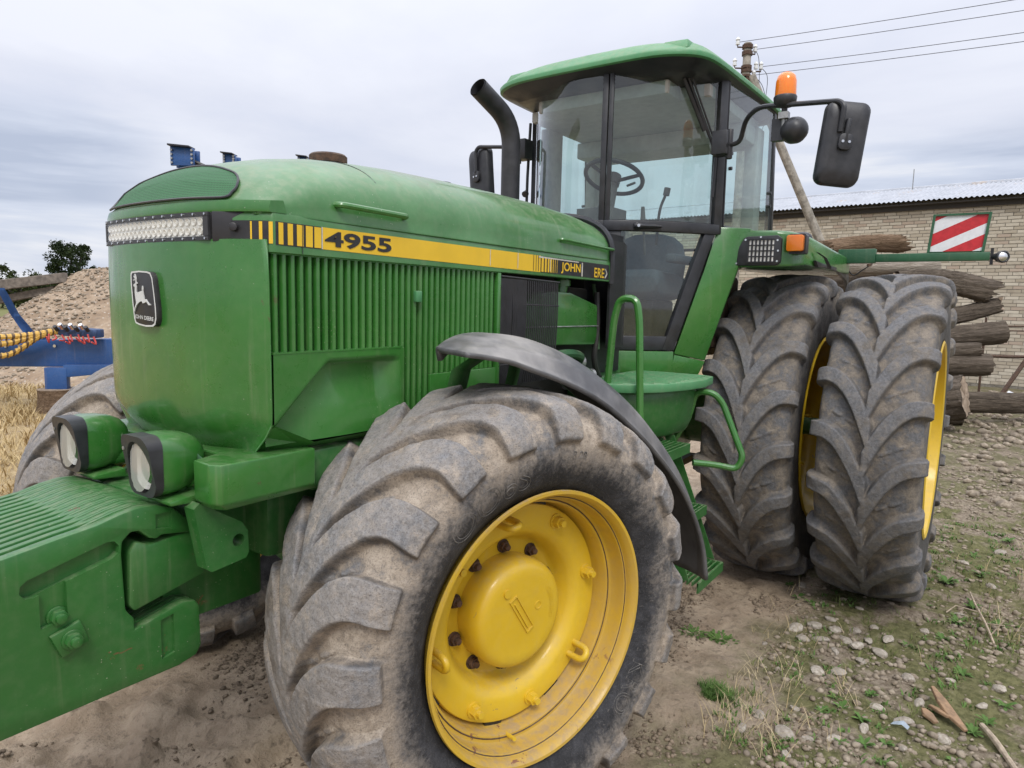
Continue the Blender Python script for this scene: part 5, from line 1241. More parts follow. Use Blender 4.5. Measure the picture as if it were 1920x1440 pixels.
obj('stripe_tear', join(dec(X_s(-.585), X_s(-.90), zt_ - .008, zt_ - .002, zt_ - .009, zt_ - .005, lift=.001), dec(X_s(-.925), X_s(-.936), zb_ - .008, zt_ - .007, lift=.001), dec(X_s(-.668), X_s(-.672), zb_, zt_ - .010, lift=.001)), DECAL_W, hood, 0)
def side_text(s_, x0, x1, z0, z1, bold, mat, name):
    g = fit2(text_geo(s_, 1, bold), 0, 1, z0, z1); g = ([(x0 + (x1 - x0) * v[0], YS + .0026, v[1]) for v in g[0]], g[1])
    return obj(name, g, mat, hood, 0)
side_text('4955', .462, .215, 1.797, 1.839, .030, DECAL_K, 'model_number')
side_text('JOHN', -.755, -.915, 1.786, 1.832, .022, DECAL_Y, 'maker_lettering')
side_text('ERE', -1.040, -1.135, 1.783, 1.825, .014, DECAL_Y, 'maker_lettering')
obj('stripe_chevron', join(prism([(-1.142, 1.825), (-1.150, 1.825), (-1.166, 1.803), (-1.150, 1.783), (-1.142, 1.783), (-1.158, 1.803)], XZ, YS + .0012, YS + .0024)), DECAL_W, hood, 0)

# ------------------------------------------------------------------ side grilles
def side_panel(sg):
    y0 = .386 * sg; Y = lambda a: a * sg
    pan = part('side_panel', join(box(-.335, .622, min(Y(.350), Y(.358)), max(Y(.350), Y(.358)), 1.28, 1.772)), GREEN_D, smooth=0)
    if sg < 0: return
    n1_ = 17
    for i in range(n1_):
        x = .607 - i * .0268
        obj('slat', loft([[(x + .0085 * cos(a), .3815 + .017 * sin(a), z) for a in [pi * k / 6 for k in range(7)]] for z in (1.516, 1.774)], True, True), GREEN, pan, 50)
    for i in range(18):
        x = .607 - (n1_ + i) * .0268; zlo = 1.30 if i < 5 else 1.425
        obj('slat', loft([[(x + .0085 * cos(a), .3815 + .017 * sin(a), z) for a in [pi * k / 6 for k in range(7)]] for z in (zlo, 1.774 - .008 * (i / 18))], True, True), GREEN, pan, 50)
    # pressed lower panel with the tyre-clearance hollow
    NX, NZ = 60, 36; V = np.zeros((NX, NZ, 3))
    for i in range(NX):
        for j in range(NZ):
            x = .624 - (.624 - .163) * i / (NX - 1); z = 1.272 + (1.514 - 1.272) * j / (NZ - 1)
            u = (.624 - x) / .461; v = (1.514 - z) / .242
            # hollow under a ledge, with a slanting trough running to the lower front corner
            e1 = (u - (.37 - .42 * max(0, v - .12) / .73)) * .75; e2 = (v - .10) * .62 if u > .30 else 9
            ee = min(e1, e2)
            dep = float(sstep(0, .028, ee)) * (1 - .62 * float(sstep(.03, .60, ee))) * float(sstep(1.0, .80, u))
            V[i, j] = (x, .4035 - .040 * dep, z)
    obj('lower_panel', grid_mesh('lower_panel', V, NX, NZ, GREEN), None, pan)
    obj('panel_chin', ([(.631, .4025, 1.336), (.631, .302, 1.2435), (.50, .4033, 1.2725), (.50, .36, 1.2500), (.165, .4033, 1.2725), (.165, .37, 1.2500)], [(0, 2, 3, 1), (2, 4, 5, 3)]), GREEN, pan, 0)
    obj('panel_edge', join(box(.155, .170, .384, .405, 1.29, 1.516), box(.160, .624, .384, .4045, 1.5145, 1.5195)), GREEN, pan, 0)
    obj('latch', box(.083, .110, .398, .412, 1.655, 1.690), GREEN_L, pan, bevel=.003)
    obj('lower_panel', box(-.335, .03, .384, .402, 1.285, 1.424), GREEN, pan, bevel=.003)
    obj('edge_strip', box(-.345, -.325, .384, .405, 1.285, 1.768), GREEN, pan, bevel=.003)
sym(side_panel)
part('grille_top_rail', box(-.345, .62, .384, .400, 1.7665, 1.7775), GREEN_L, bevel=.002)
# black wire guard in front of the engine
gd = part('wire_guard', tube([(-.345, .402, 1.756), (-.755, .402, 1.748)], .004, 6), BLACK_M)
for q_ in ([(-.345, .402, 1.43), (-.745, .402, 1.43)], [(-.50, .402, 1.655), (-.755, .402, 1.652)]): obj('guard_rail', tube(q_, .0035, 6), BLACK_M, gd)
for i in range(40):
    x = -.348 - (.0075 * i if i < 22 else .0075 * 22 + (i - 22) * .0135)
    if x < -.757: break
    wob = .006 * sin(i) if 8 < i < 14 else 0
    obj('wire', tube([(x, .385, 1.754), (x, .402, 1.748), (x + wob, .404, 1.60), (x + .008, .402, 1.43), (x + .008, .392, 1.35)], .0030 if i > 18 else .0034, 6), BLACK_M, gd)
# green intake housing, pipes and hoses behind the guard
part('intake_housing', loft([[(-.56, y, 1.49), (-.56, y, 1.655), (-.66, y, 1.705), (-.80, y, 1.715), (-.93, y, 1.712), (-1.18, y, 1.66), (-1.185, y, 1.52), (-1.165, y, 1.475)] for y in (.20, .36)]), GREEN, bevel=.012)
part('housing_seam', tube([(-.56, .362, 1.565), (-1.183, .362, 1.563)], .003, 5), STEEL)
part('intake_neck', join(cyl((-.93, .30, 1.70), (-.94, .30, 1.77), .030, 14, .034), cyl((-.94, .30, 1.74), (-.94, .30, 1.765), .042, 14)), GREEN, smooth=40)
for pts, r, m_ in (([(-.70, .30, 1.42), (-.88, .36, 1.445), (-1.02, .36, 1.43), (-1.12, .30, 1.39)], .020, HOSE_G), ([(-.80, .34, 1.38), (-.95, .38, 1.375), (-1.12, .36, 1.34), (-1.30, .30, 1.27)], .022, HOSE_G), ([(-.90, .36, 1.31), (-1.02, .38, 1.29), (-1.15, .36, 1.23), (-1.32, .32, 1.20)], .024, HOSE_K), ([(-1.20, .34, 1.72), (-1.205, .345, 1.55), (-1.20, .34, 1.40), (-1.30, .33, 1.28)], .014, HOSE_K), ([(-1.24, .30, 1.76), (-1.25, .32, 1.6), (-1.23, .34, 1.45)], .010, HOSE_G), ([(-.6, .33, 1.30), (-.8, .33, 1.26), (-1.1, .33, 1.16)], .018, HOSE_K)):
    part('hose', tube(pts, r, 9, smooth=6), m_)
for p in ((-1.11, .315, 1.395), (-1.14, .355, 1.335), (-.90, .375, 1.38)):
    part('hose_clamp', lathe([(-.012, .026), (-.012, .029), (.012, .029), (.012, .026)], 14, Matrix.Translation(p) @ Matrix.Rotation(rad(70), 4, 'Z')), STEEL)

# ------------------------------------------------------------------ headlamps on the bolster
def headlamp(sg):
    c = Vector((.838, .197 * sg, 1.240)); 
    def sec(x, w, h, r, dz=0):
        return [(c.x + x, c.y + u, c.z + v + dz) for u, v in rrect(-w, w, -h, h, r, 5)]
    body = part('headlamp', loft([sec(.0, .063, .075, .038), sec(-.02, .066, .078, .042), sec(-.05, .066, .077, .048), sec(-.08, .062, .071, .050), sec(-.105, .052, .060, .046), sec(-.122, .038, .044, .036), sec(-.13, .018, .022, .016)]), GREEN, smooth=50)
    out = rrect(-.065, .065, -.077, .077, .034, 5); inn = [(.052 * cos(2 * pi * k / 24), -.004 + .066 * sin(2 * pi * k / 24)) for k in range(24)]
    fn = lambda u, v, d_: (c.x + d_ + (.022 * max(0, v + .02) / .10 if d_ > .015 else 0), c.y + u, c.z + v)
    obj('bezel', ring_plate(out, inn, fn, .0005, .021), BLACK, body, 30)
    obj('reflector', lathe([(.012, .058), (.004, .050), (-.012, .034), (-.02, .010), (-.02, 0)], 24, Matrix.Translation(c + Vector((0, 0, -.004))) @ Matrix.Rotation(-pi / 2, 4, 'Z')), LENSW, body)
    s_ = 24; V = []; F = []
    for k in range(13):
        y = -.046 + .092 * k / 12; h = .060 * math.sqrt(max(0, 1 - (y / .047) ** 2)) 
        V += [(c.x + .024 + .006 * (1 - (y / .047) ** 2) + .0016 * (k % 2), c.y + y, c.z - .004 - h), (c.x + .024 + .010 * (1 - (y / .047) ** 2) + .0016 * (k % 2), c.y + y, c.z - .004), (c.x + .024 + .006 * (1 - (y / .047) ** 2) + .0016 * (k % 2), c.y + y, c.z - .004 + h)]
    for k in range(12):
        for j in range(2): F.append((3 * k + j, 3 * k + 3 + j, 3 * k + 4 + j, 3 * k + 1 + j))
    obj('lens', (V, F), LENS_RIB, body, 60)
    obj('screw', cyl((c.x + .026, c.y - .058, c.z + .038), (c.x + .036, c.y - .058, c.z + .038), .005, 8), STEEL, body)
    part('lamp_bracket', join(prism([(.75, 1.14), (.835, 1.145), (.838, 1.156), (.75, 1.165)], XZ, c.y - .03, c.y + .085), cyl((.76, c.y + .02, 1.20), (.70, c.y + .02, 1.20), .035, 14)), GREEN, bevel=.004)
    w_ = []
    for k in range(4):
        w_.append(tube([(.745, c.y + .055, 1.245 + .004 * k), (.74, c.y + .085 + .006 * k, 1.225), (.745, c.y + .085 + .005 * k, 1.175), (.76, c.y + .06, 1.150)], .0028, 5, smooth=5))
    part('lamp_cable', join(*w_), HOSE_G)
s = Mat('ribbed_lens'); t_ = s.t; t_.nodes.remove(s.bsdf); a = s.n('ShaderNodeBsdfTransparent'); a.inputs[0].default_value = (.9, .9, .88, 1); b_ = s.n('ShaderNodeBsdfGlossy'); b_.inputs['Roughness'].default_value = .12; mx = s.n('ShaderNodeMixShader'); mx.inputs[0].default_value = .30; s.l(a.outputs[0], mx.inputs[1]); s.l(b_.outputs[0], mx.inputs[2])
d2 = s.n('ShaderNodeBsdfDiffuse'); d2.inputs[0].default_value = (.72, .70, .64, 1); mx2 = s.n('ShaderNodeMixShader'); mx2.inputs[0].default_value = .35; s.l(mx.outputs[0], mx2.inputs[1]); s.l(d2.outputs[0], mx2.inputs[2]); s.l(mx2.outputs[0], s.out.inputs['Surface']); LENS_RIB = s.m
sym(headlamp)

# ------------------------------------------------------------------ front mudguard over the steered wheel
def fender(sg, label):
    tcx = TCL if sg > 0 else TCR; hx, hn = hX, hN * sg
    A = [74, 78, 84, 91, 100, 110, 120, 130, 140, 150, 160, 170, 179, 187]
    cr_ = [.838, .842, .842, .840, .834, .826, .824, .832, .852, .882, .920, .958, .985, 1.0]
    lp = [.835, .812, .782, .748, .722, .708, .702, .705, .722, .755, .805, .862, .915, .955]
    rings = []
    for a, c_, l_ in zip(A, cr_, lp):
        dr_ = c_ - l_
        k_ = min(1, (a - 70) / 14); q_ = .145 + .09 * min(1, max(0, (a - 84) / 24)); sec = [(-q_ * k_, c_ - .04), (-(q_ - .005) * k_, c_ - .008), (-(q_ - .03) * k_, c_ + .002), (-.07 * k_, c_ + .002), (-.03 * k_, c_ - .05 * dr_), (.015, c_ - .20 * dr_), (.050, c_ - .42 * dr_), (.060, c_ - .43 * dr_), (.072, c_ - .54 * dr_), (.092, c_ - .82 * dr_), (.104, c_ - .94 * dr_), (.116, l_)]
        rings.append([tcx + hx * (r_ * cos(rad(a))) + Vector((0, 0, r_ * sin(rad(a)))) + hn * w for w, r_ in sec])
    ns_ = []
    for k in range(len(rings[0])):
        ns_.append(spline([r_[k] for r_ in rings], 5))
    rings = [[ns_[k][i] for k in range(len(ns_))] for i in range(len(ns_[0]))]
    f = part('mudguard', loft(rings, False, False), FENDER, smooth=60, label=label)
    so = f.modifiers.new('thickness', 'SOLIDIFY'); so.thickness = .014
    def wp(a, r_, w): return tcx + hx * (r_ * cos(rad(a))) + Vector((0, 0, r_ * sin(rad(a)))) + hn * w
    part('mudguard_stay', loft([[p + q for q in (hx * .042, hn * .012, hx * -.042, hn * -.012)] for p in (wp(99, .812, -.10), wp(95, .775, -.19), wp(91, .715, -.25), wp(90, .45, -.33))]), GREEN_D, bevel=.003)
    part('mudguard_stay', loft([[p + q for q in (hx * .03, hn * .012, hx * -.03, hn * -.012)] for p in (wp(100, .825, -.16), wp(108, .80, -.24), wp(115, .68, -.33), wp(120, .45, -.33))]), GREEN_D, bevel=.003)
fender(1, 'scuffed black rubber mudguard on the door side')
fender(-1, 'black rubber mudguard on the far side')

# ------------------------------------------------------------------ cab
def gx_(y): return -2.06 + .46 * (1 - (y / .6) ** 2)
def arc_sheet(y0, y1, z0, z1, off=0.0, n=18, nz=6, zf=None, yf=None):
    V = np.zeros((n, nz, 3))
    for i in range(n):
        for j in range(nz):
            z = z0 + (z1 - z0) * j / (nz - 1); a, b_ = (yf(z) if yf else (y0, y1)); y = a + (b_ - a) * i / (n - 1)
            d_ = Vector((1, .46 * 2 * y / .36, 0)).normalized() * off
            V[i, j] = (gx_(y) + d_.x, y + d_.y, z)
    return V, n, nz
def arc_bar(y0, y1, z0, z1, o0, o1, n=14):
    R = []
    for i in range(n):
        y = y0 + (y1 - y0) * i / (n - 1); d_ = Vector((1, .46 * 2 * y / .36, 0)).normalized()
        R.append([Vector((gx_(y), y, z)) + d_ * o for o, z in ((o0, z0), (o1, z0), (o1, z1), (o0, z1))])
    return loft(R)
def vbar(y, w, z0, z1, o0=-.02, o1=.02, yb=None):
    R = []
    for z, yy in ((z0, y if yb is None else yb), (z1, y)):
        d_ = Vector((1, .46 * 2 * yy / .36, 0)).normalized(); t_ = Vector((-d_.y, d_.x, 0))
        R.append([Vector((gx_(yy), yy, z)) + d_ * o + t_ * q for o, q in ((o0, -w / 2), (o1, -w / 2), (o1, w / 2), (o0, w / 2))])
    return loft(R)
ZB, ZT = 2.105, 2.845
part('cab_post', vbar(.595, .05, 2.06, 2.86, -.03, .02), BLACK, bevel=.004)
part('cab_post', vbar(-.595, .05, 1.35, 2.86, -.03, .02), BLACK, bevel=.004)
part('centre_post', vbar(.125, .030, 2.09, 2.86, -.02, .012), BLACK, bevel=.004)
part('door_post', vbar(.155, .024, 2.09, 2.86, -.012, .02), BLACK, bevel=.004)
def rear_side(sg):
    a = Vector((-2.10, .612 * sg, 0)); b_ = Vector((-2.86, .655 * sg, 0))
    part('rear_post', loft([[(x - .03 * k, (y + q) * 1.0, z) for x, q in ((b_.x - .02, -.02 * sg), (b_.x + .02, -.02 * sg), (b_.x + .02, .012 * sg), (b_.x - .02, .012 * sg))] for z, y, k in ((2.08, b_.y, 2), (2.86, b_.y, -1))]), BLACK, bevel=.004)
    V = [(a.x, a.y + .006 * sg, ZB), (b_.x, b_.y + .006 * sg, ZB + .02), (b_.x + .05, b_.y + .006 * sg, 2.86), (a.x + .02, a.y + .006 * sg, 2.86)]
    gl = part('side_window', (V, [(0, 1, 2, 3)]), GLASS, smooth=0)
    obj('window_seal', tube(V + V[:1], .007, 6, False), BLACK, gl)
    for t, z in ((.06, 2.42), (.06, 2.50), (.94, 2.3), (.94, 2.38)):
        p = a.lerp(b_, t); obj('window_bolt', cyl((p.x, p.y + .004 * sg, z), (p.x, p.y + .022 * sg, z), .010, 10), BLACK, gl)
sym(rear_side)
ws = part('windscreen', grid_mesh('windscreen', *arc_sheet(-.575, .118, ZB, ZT, 0.0), GLASS), None)
dg = part('door_window', grid_mesh('door_window', *arc_sheet(.158, .575, ZB, ZT, .004), GLASS), None)
obj('glass_band', grid_mesh('glass_band', *arc_sheet(.17, .57, 2.09, 2.112, .012), BLACK), None, dg)
rw = part('rear_window', ([(-2.90, -.63, 2.05), (-2.90, .63, 2.05), (-2.86, .63, 2.86), (-2.86, -.63, 2.86)], [(0, 1, 2, 3)]), GLASS, smooth=0)
obj('window_seal', tube([(-2.90, -.63, 2.05), (-2.90, .63, 2.05), (-2.86, .63, 2.86), (-2.86, -.63, 2.86), (-2.90, -.63, 2.05)], .012, 6), BLACK, rw)
# lower door with slanting rear edge
slant = lambda z: .458 + (.598 - .458) * (z - 1.42) / (2.09 - 1.42)
door = part('door', join(arc_bar(.14, .60, 2.055, 2.108, -.03, .022), vbar(.185, .085, 1.44, 2.06, -.025, .010), arc_bar(.15, .455, 1.425, 1.50, -.025, .012),
    loft([[Vector((gx_(y), y, z)) + d_ * o + Vector((-d_.y, d_.x, 0)) * q for o, q in ((-.025, -.07), (.014, -.07), (.014, .0), (-.025, .0))] for y, z, d_ in [(slant(z), z, Vector((1, .46 * 2 * slant(z) / .36, 0)).normalized()) for z in (1.425, 1.6, 1.8, 2.0, 2.058)]])), BLACK, bevel=.004)
obj('door_glass', grid_mesh('door_glass', *arc_sheet(0, 0, 1.49, 2.06, -.004, 16, 8, yf=lambda z: (.22, slant(z) - .05)), GLASS), None, door)
hz, hy = 2.078, .30
hd = Vector((1, .46 * 2 * hy / .36, 0)).normalized(); hp = Vector((gx_(hy), hy, hz)); htg = Vector((-hd.y, hd.x, 0))
obj('door_handle', join(loft([[hp + htg * a + hd * (.022 + b_) + Vector((0, 0, c_)) for b_, c_ in ((0, -w), (.030 * q, -w * .6), (.036 * q, 0), (.030 * q, w * .6), (0, w))] for a, w, q in ((-.035, .014, .8), (-.02, .020, 1), (.0, .020, 1), (.02, .014, .9), (.08, .012, .8), (.115, .006, .4))])), BLACK, door, bevel=.002)
obj('lock', cyl(hp + hd * .055 + htg * -.015, hp + hd * .062 + htg * -.015, .008, 12), CHROME, door)
part('windscreen_base', join(arc_bar(-.58, .14, 2.045, 2.108, -.03, .02)), BLACK, bevel=.004)
part('firewall', join(arc_bar(-.60, .10, 1.35, 2.046, -.03, .0), box(-1.62, -1.22, -.30, .26, 1.32, 2.02)), BLACK_M, smooth=0)
part('cowl_seal', tube([(-1.205, y, z) for y, z in [(.408, 1.76), (.410, 1.87), (.395, 1.96), (.33, 2.03), (.2, 2.075), (0, 2.09)]], .014, 8, smooth=5), BLACK)
part('cowl_side', loft([[(-1.21, .402, z), (-1.35, .40, z), (-1.50, .34, z), (-1.58, .26, z), (-1.58, .24, z), (-1.21, .39, z)] for z in (1.46, 1.96)], True, True), BLACK_M, smooth=30)
part('cab_floor', box(-2.9, -1.92, -.56, .40, 1.36, 1.42), BLACK_M, smooth=0)
# green sill below the door and the slanting front leg of the mudguard
part('sill', join(arc_bar(.10, .46, 1.30, 1.420, -.05, .012)), GREEN, bevel=.005)
def leg(sg):
    L0, L1 = (-1.868, .468), (-2.062, .607); rb, rt = (-2.06, .575), (-2.15, .755)
    zb, zt = 1.405, 2.10
    g = loft([[(L0[0], L0[1] * sg, zb), (rb[0], rb[1] * sg, zb - .04), (rb[0] - .05, (rb[1] - .03) * sg, zb - .04), (L0[0] - .05, (L0[1] - .03) * sg, zb)],
              [(L1[0] + .06, (L1[1] - .045) * sg, 1.86), (-2.125, .705 * sg, 1.86), (-2.18, .69 * sg, 1.86), (L1[0], (L1[1] - .07) * sg, 1.86)],
              [(L1[0], L1[1] * sg, zt), (rt[0], rt[1] * sg, zt - .005), (rt[0] - .06, (rt[1]) * sg, zt - .005), (L1[0] - .05, (L1[1] - .02) * sg, zt)]])
    part('mudguard_leg', g, GREEN, bevel=.008)
    part('mudguard_foot', loft([[(L0[0] + .005, (L0[1] + .004) * sg, 1.402), (rb[0] + .005, (rb[1] + .004) * sg, 1.362), (rb[0] - .05, (rb[1] - .03) * sg, 1.362), (L0[0] - .05, (L0[1] - .03) * sg, 1.402)],
                                [(L0[0] + .015, (L0[1] - .008) * sg, 1.302), (-2.02, .555 * sg, 1.285), (-2.07, .52 * sg, 1.285), (L0[0] - .05, (L0[1] - .04) * sg, 1.302)]]), GREEN, bevel=.006)
    # broad flat mudguard over the inner rear wheel
    o_ = [(-2.13, .60), (-2.16, .90), (-2.20, .97), (-2.32, 1.015), (-3.38, 1.06), (-3.46, 1.02), (-3.46, .60)]
    top = [[(x, y * sg, z) for (x, y), z in zip(o_, zs)] for zs in ((1.885, 1.885, 1.890, 1.905, 1.905, 1.905, 1.9), (1.90, 1.90, 1.905, 1.920, 1.920, 1.920, 1.92), (2.068, 2.064, 2.060, 2.055, 2.0, 1.995, 2.03), (2.088, 2.082, 2.076, 2.070, 2.014, 2.010, 2.045))]
    top[-1] = [(x * .5 + .5 * (-2.75 + (x + 2.75) * .97), (y * .985) if abs(y) > .62 else y, z) for x, y, z in top[-1]]
    m_ = part('rear_mudguard', loft(top), GREEN, bevel=.010)
    part('mudguard_skirt', loft([[(x, 1.035 * sg + .02 * sg * (k - .5), z) for x, z in ((-2.42, 1.935), (-2.62, 1.93), (-3.2, 1.93), (-3.46, 1.91), (-3.49, 1.80), (-3.40, 1.86), (-3.1, 1.905), (-2.7, 1.91), (-2.5, 1.90))] for k in (0, 1)]), BLACK, bevel=.003)
    if sg < 0: return
    # work lamp set into the front face
    fx = -2.128
    def F_(u, v, d_): return (fx + d_ - (u - .66) * .10, u, v)
    pl = part('work_lamp', prism([(.665, 1.905), (.690, 1.893), (.905, 1.893), (.925, 1.91), (.925, 2.035), (.905, 2.052), (.745, 2.048), (.728, 2.035)], F_, -.01, .014), BLACK, bevel=.006)
    obj('reflector', prism([(.758, 1.912), (.888, 1.912), (.888, 2.030), (.758, 2.030)], F_, .0145, .016), LENSW, pl, 0)
    bars = [prism([(.755 + k * .0195, 1.908), (.763 + k * .0195, 1.908), (.763 + k * .0195, 2.034), (.755 + k * .0195, 2.034)], F_, .016, .024) for k in range(7)] + [prism([(.755, 1.908 + k * .0295), (.890, 1.908 + k * .0295), (.890, 1.914 + k * .0295), (.755, 1.914 + k * .0295)], F_, .0165, .022) for k in range(5)]
    obj('lamp_grid', join(*bars), BLACK_M, pl, 0)
    for u, v in ((.70, 1.905), (.742, 2.03), (.82, 2.043), (.905, 2.025), (.908, 1.915), (.91, 1.97)): obj('screw', cyl(F_(u, v, .014), F_(u, v, .018), .0055, 8), CHROME, pl)
    am = part('indicator', loft([[(-2.185 + d_, u, v) for u, v in rrect(.945, 1.028, 1.968, 2.052, .01, 3)] for d_ in (-.06, .022, .030)]), AMBER, bevel=.004)
    obj('indicator_base', loft([[(-2.185 + d_, u, v) for u, v in rrect(.935, 1.036, 1.955, 2.060, .012, 3)] for d_ in (-.07, -.005)]), BLACK, am, 30)
    part('round_cap', lathe([(0, .060), (.02, .060), (.038, .050), (.048, .03), (.052, 0)], 20, Matrix.Translation((-2.55, .93, 2.055)) @ Matrix.Rotation(pi / 2, 4, 'X')), BLACK, smooth=50)
    part('torn_flap', loft([[(-2.45, 1.03, 1.985), (-2.45, 1.05, 1.98)], [(-2.55, 1.055, 1.96), (-2.55, 1.075, 1.955)], [(-2.60, 1.07, 1.91), (-2.62, 1.09, 1.905)], [(-2.66, 1.06, 1.90), (-2.66, 1.08, 1.90)]], False, False), FENDER, smooth=50)
    # outrigger with warning board
    arm = part('marker_arm', join(box(-3.345, -3.285, 1.0, 1.22, 1.972, 2.062), box(-3.338, -3.292, 1.22, 1.825, 1.978, 2.028)), SIGNG, bevel=.004)
    obj('arm_bolt', join(cyl((-3.28, 1.19, 1.965), (-3.28, 1.19, 1.95), .014, 8), cyl((-3.28, 1.04, 1.965), (-3.28, 1.04, 1.945), .014, 8)), RUST, arm)
    ox = -3.318
    def S_(u, v, d_): return (ox + d_, 1.512 + u * .295 + v * .0 - .012 * (1 - v), 2.030 + v * .232)
    fr_ = part('warning_board', prism([(0, 0), (1, 0), (1.03, 1.0), (.02, 1.0)], S_, -.006, .0), SIGNG, bevel=.001)
    brd = [(.05, .03), (.955, .03), (.985, .95), (.065, .95)]
    def clip(poly, f):
        out = []
        for i in range(len(poly)):
            a_, b2 = poly[i], poly[(i + 1) % len(poly)]; fa, fb = f(a_), f(b2)
            if fa >= 0: out.append(a_)
            if fa * fb < 0: t = fa / (fa - fb); out.append((a_[0] + (b2[0] - a_[0]) * t, a_[1] + (b2[1] - a_[1]) * t))
        return out
    kk = lambda p_: p_[1] - p_[0] * .62          # stripes climb to the right
    cuts = [-1, -.33, -.01, .38, .70, 2] ; 
    cuts = [(-1, -.46, 'w'), (-.46, -.14, 'r'), (-.14, .13, 'w'), (.13, .46, 'r'), (.46, .78, 'w'), (.78, 2, 'r')]
    for lo, hi, cc in cuts:
        pg = clip(clip(brd, lambda q: kk(q) - lo), lambda q: hi - kk(q))
        if len(pg) > 2: obj('stripe', prism(pg, S_, .0008, .0018), REDP if cc == 'r' else WHITEP, fr_, 0)
    obj('frame', join(*[prism(q, S_, .002, .012) for q in ([(0, 0), (.05, 0), (.07, 1), (.02, 1)], [(.95, 0), (1, 0), (1.03, 1), (.98, 1)], [(.07, .95), (.98, .95), (.98, 1), (.07, 1)])]), SIGNG, fr_, 0)
    sl = part('marker_lamp', lathe([(-.03, .012), (-.028, .030), (.0, .036), (.012, .036), (.016, .030), (.010, .026)], 24, Matrix.Translation((-3.29, 1.885, 1.998)) @ Matrix.Rotation(rad(-60), 4, 'Z')), BLACK, smooth=40)
    obj('lens', lathe([(.011, .027), (.017, .018), (.019, 0)], 20, Matrix.Translation((-3.29, 1.885, 1.998)) @ Matrix.Rotation(rad(-60), 4, 'Z')), CHROME, sl)
    obj('lamp_stalk', join(box(-3.325, -3.305, 1.826, 1.842, 1.955, 2.05), cyl((-3.315, 1.84, 2.0), (-3.30, 1.865, 2.0), .016, 10, .024)), BLACK_M, sl)
    part('lamp_wire', tube([(-3.40, 1.03, 1.97), (-3.40, 1.08, 1.90), (-3.36, 1.14, 1.93), (-3.34, 1.20, 1.97)], .004, 5, smooth=6), WIRE)
sym(leg)

# roof
half = [(-1.545, 0), (-1.548, .20), (-1.555, .36), (-1.58, .47), (-1.635, .565), (-1.715, .622), (-1.84, .648), (-2.1, .662), (-2.6, .678), (-2.95, .672), (-3.06, .63), (-3.12, .52), (-3.13, .2)]
def outline_at(sh, z, dzr=0.0):
    cx = -2.3; P = []
    for x, y in half:
        k = sh; px_ = x - k * (1 if x > -1.7 else (-1 if x < -2.9 else 0)) * (1 if True else 0); py = max(0, y - k) if y > .05 else y
        if -1.7 >= x > -1.9: px_ = x - k * .4
        P.append((px_, py))
    P = [(v.x, v.y) for v in spline([(a, b_, 0) for a, b_ in P], 3)]
    return [(x, y, z) for x, y in P] + [(x, -y, z) for x, y in P[::-1][:-1]]
RL = [(.012, 2.872), (.0, 2.878), (-.002, 2.895), (.004, 2.905), (.028, 2.925), (.060, 2.955), (.095, 2.975), (.16, 2.988), (.30, 2.996)]
part('roof', loft([outline_at(a, z) for a, z in RL]), GREEN_L, smooth=50)
part('roof_lining', loft([outline_at(.012, 2.8715), outline_at(.03, 2.862), outline_at(.08, 2.845), outline_at(.10, 2.835)]), BLACK, smooth=40)
for sg in (1, -1):
    part('roof_pod', loft([[(-1.625 - d_, (.405 + e_) * sg, z), (-1.64 - d_, (.545 - e_) * sg, z), (-2.10, (.575 - e_) * sg, z), (-2.12, (.40 + e_) * sg, z)] for z, d_, e_ in ((2.92, .01, 0), (2.970, .04, .012))]), GREEN_L, bevel=.006)
# interior
part('headliner', join(box(-2.85, -1.95, -.56, .56, 2.765, 2.83), box(-2.85, -2.55, -.58, .58, 2.66, 2.765), box(-1.98, -1.78, -.40, .40, 2.76, 2.83)), GREY_IN, bevel=.01)
part('trim_post', join(box(-2.30, -2.12, -.60, -.54, 1.45, 2.77), box(-2.85, -2.72, .52, .60, 2.05, 2.77), box(-2.85, -2.72, -.60, -.52, 2.05, 2.77)), GREY_IN, bevel=.01)
steer = part('steering_wheel', tube([Vector((-1.99, .0, 2.40)) + Vector((.42, 0, .90)).cross(Vector((0, 1, 0))).normalized() * (.168 * cos(a)) + Vector((0, 1, 0)) * (.168 * sin(a)) for a in [2 * pi * k / 36 for k in range(37)]], .013, 8, False), BLACK)
sn = Vector((-.42, 0, .90)).normalized()
Rw = Vector((.90, 0, .42)).normalized(); cS = Vector((-1.99, 0, 2.40))
steer.data = mesh_of('steering_wheel', join(tube([cS + Rw * (.168 * cos(a)) + Vector((0, .168 * sin(a), 0)) for a in [2 * pi * k / 40 for k in range(41)]], .013, 8, False), *[tube([cS - sn * .03, cS + Rw * (.165 * cos(a)) + Vector((0, .165 * sin(a), 0))], .011, 6) for a in (rad(90), rad(210), rad(330))], cyl(cS - sn * .05, cS + sn * .012, .042, 16)), BLACK, 50)
part('steering_column', join(tube([cS - sn * .04, (-1.86, 0, 2.12), (-1.80, 0, 1.45)], [.035, .055, .075], 12), box(-1.95, -1.76, -.11, .11, 1.95, 2.20), tube([cS + Vector((.03, .10, -.06)), cS + Vector((.05, .16, -.05))], .008, 6)), CONS, bevel=.006)
part('lever', join(tube([(-1.95, .30, 2.0), (-1.95, .31, 2.18), (-1.96, .34, 2.28)], .008, 7, smooth=4), cyl((-1.96, .34, 2.27), (-1.965, .345, 2.31), .018, 10)), BLACK)
part('lever', join(tube([(-1.98, .22, 1.95), (-1.98, .20, 2.16)], .007, 7), cyl((-1.98, .20, 2.14), (-1.98, .195, 2.22), .016, 10, .01)), CONS)
def cushion(rows): return loft(rows)
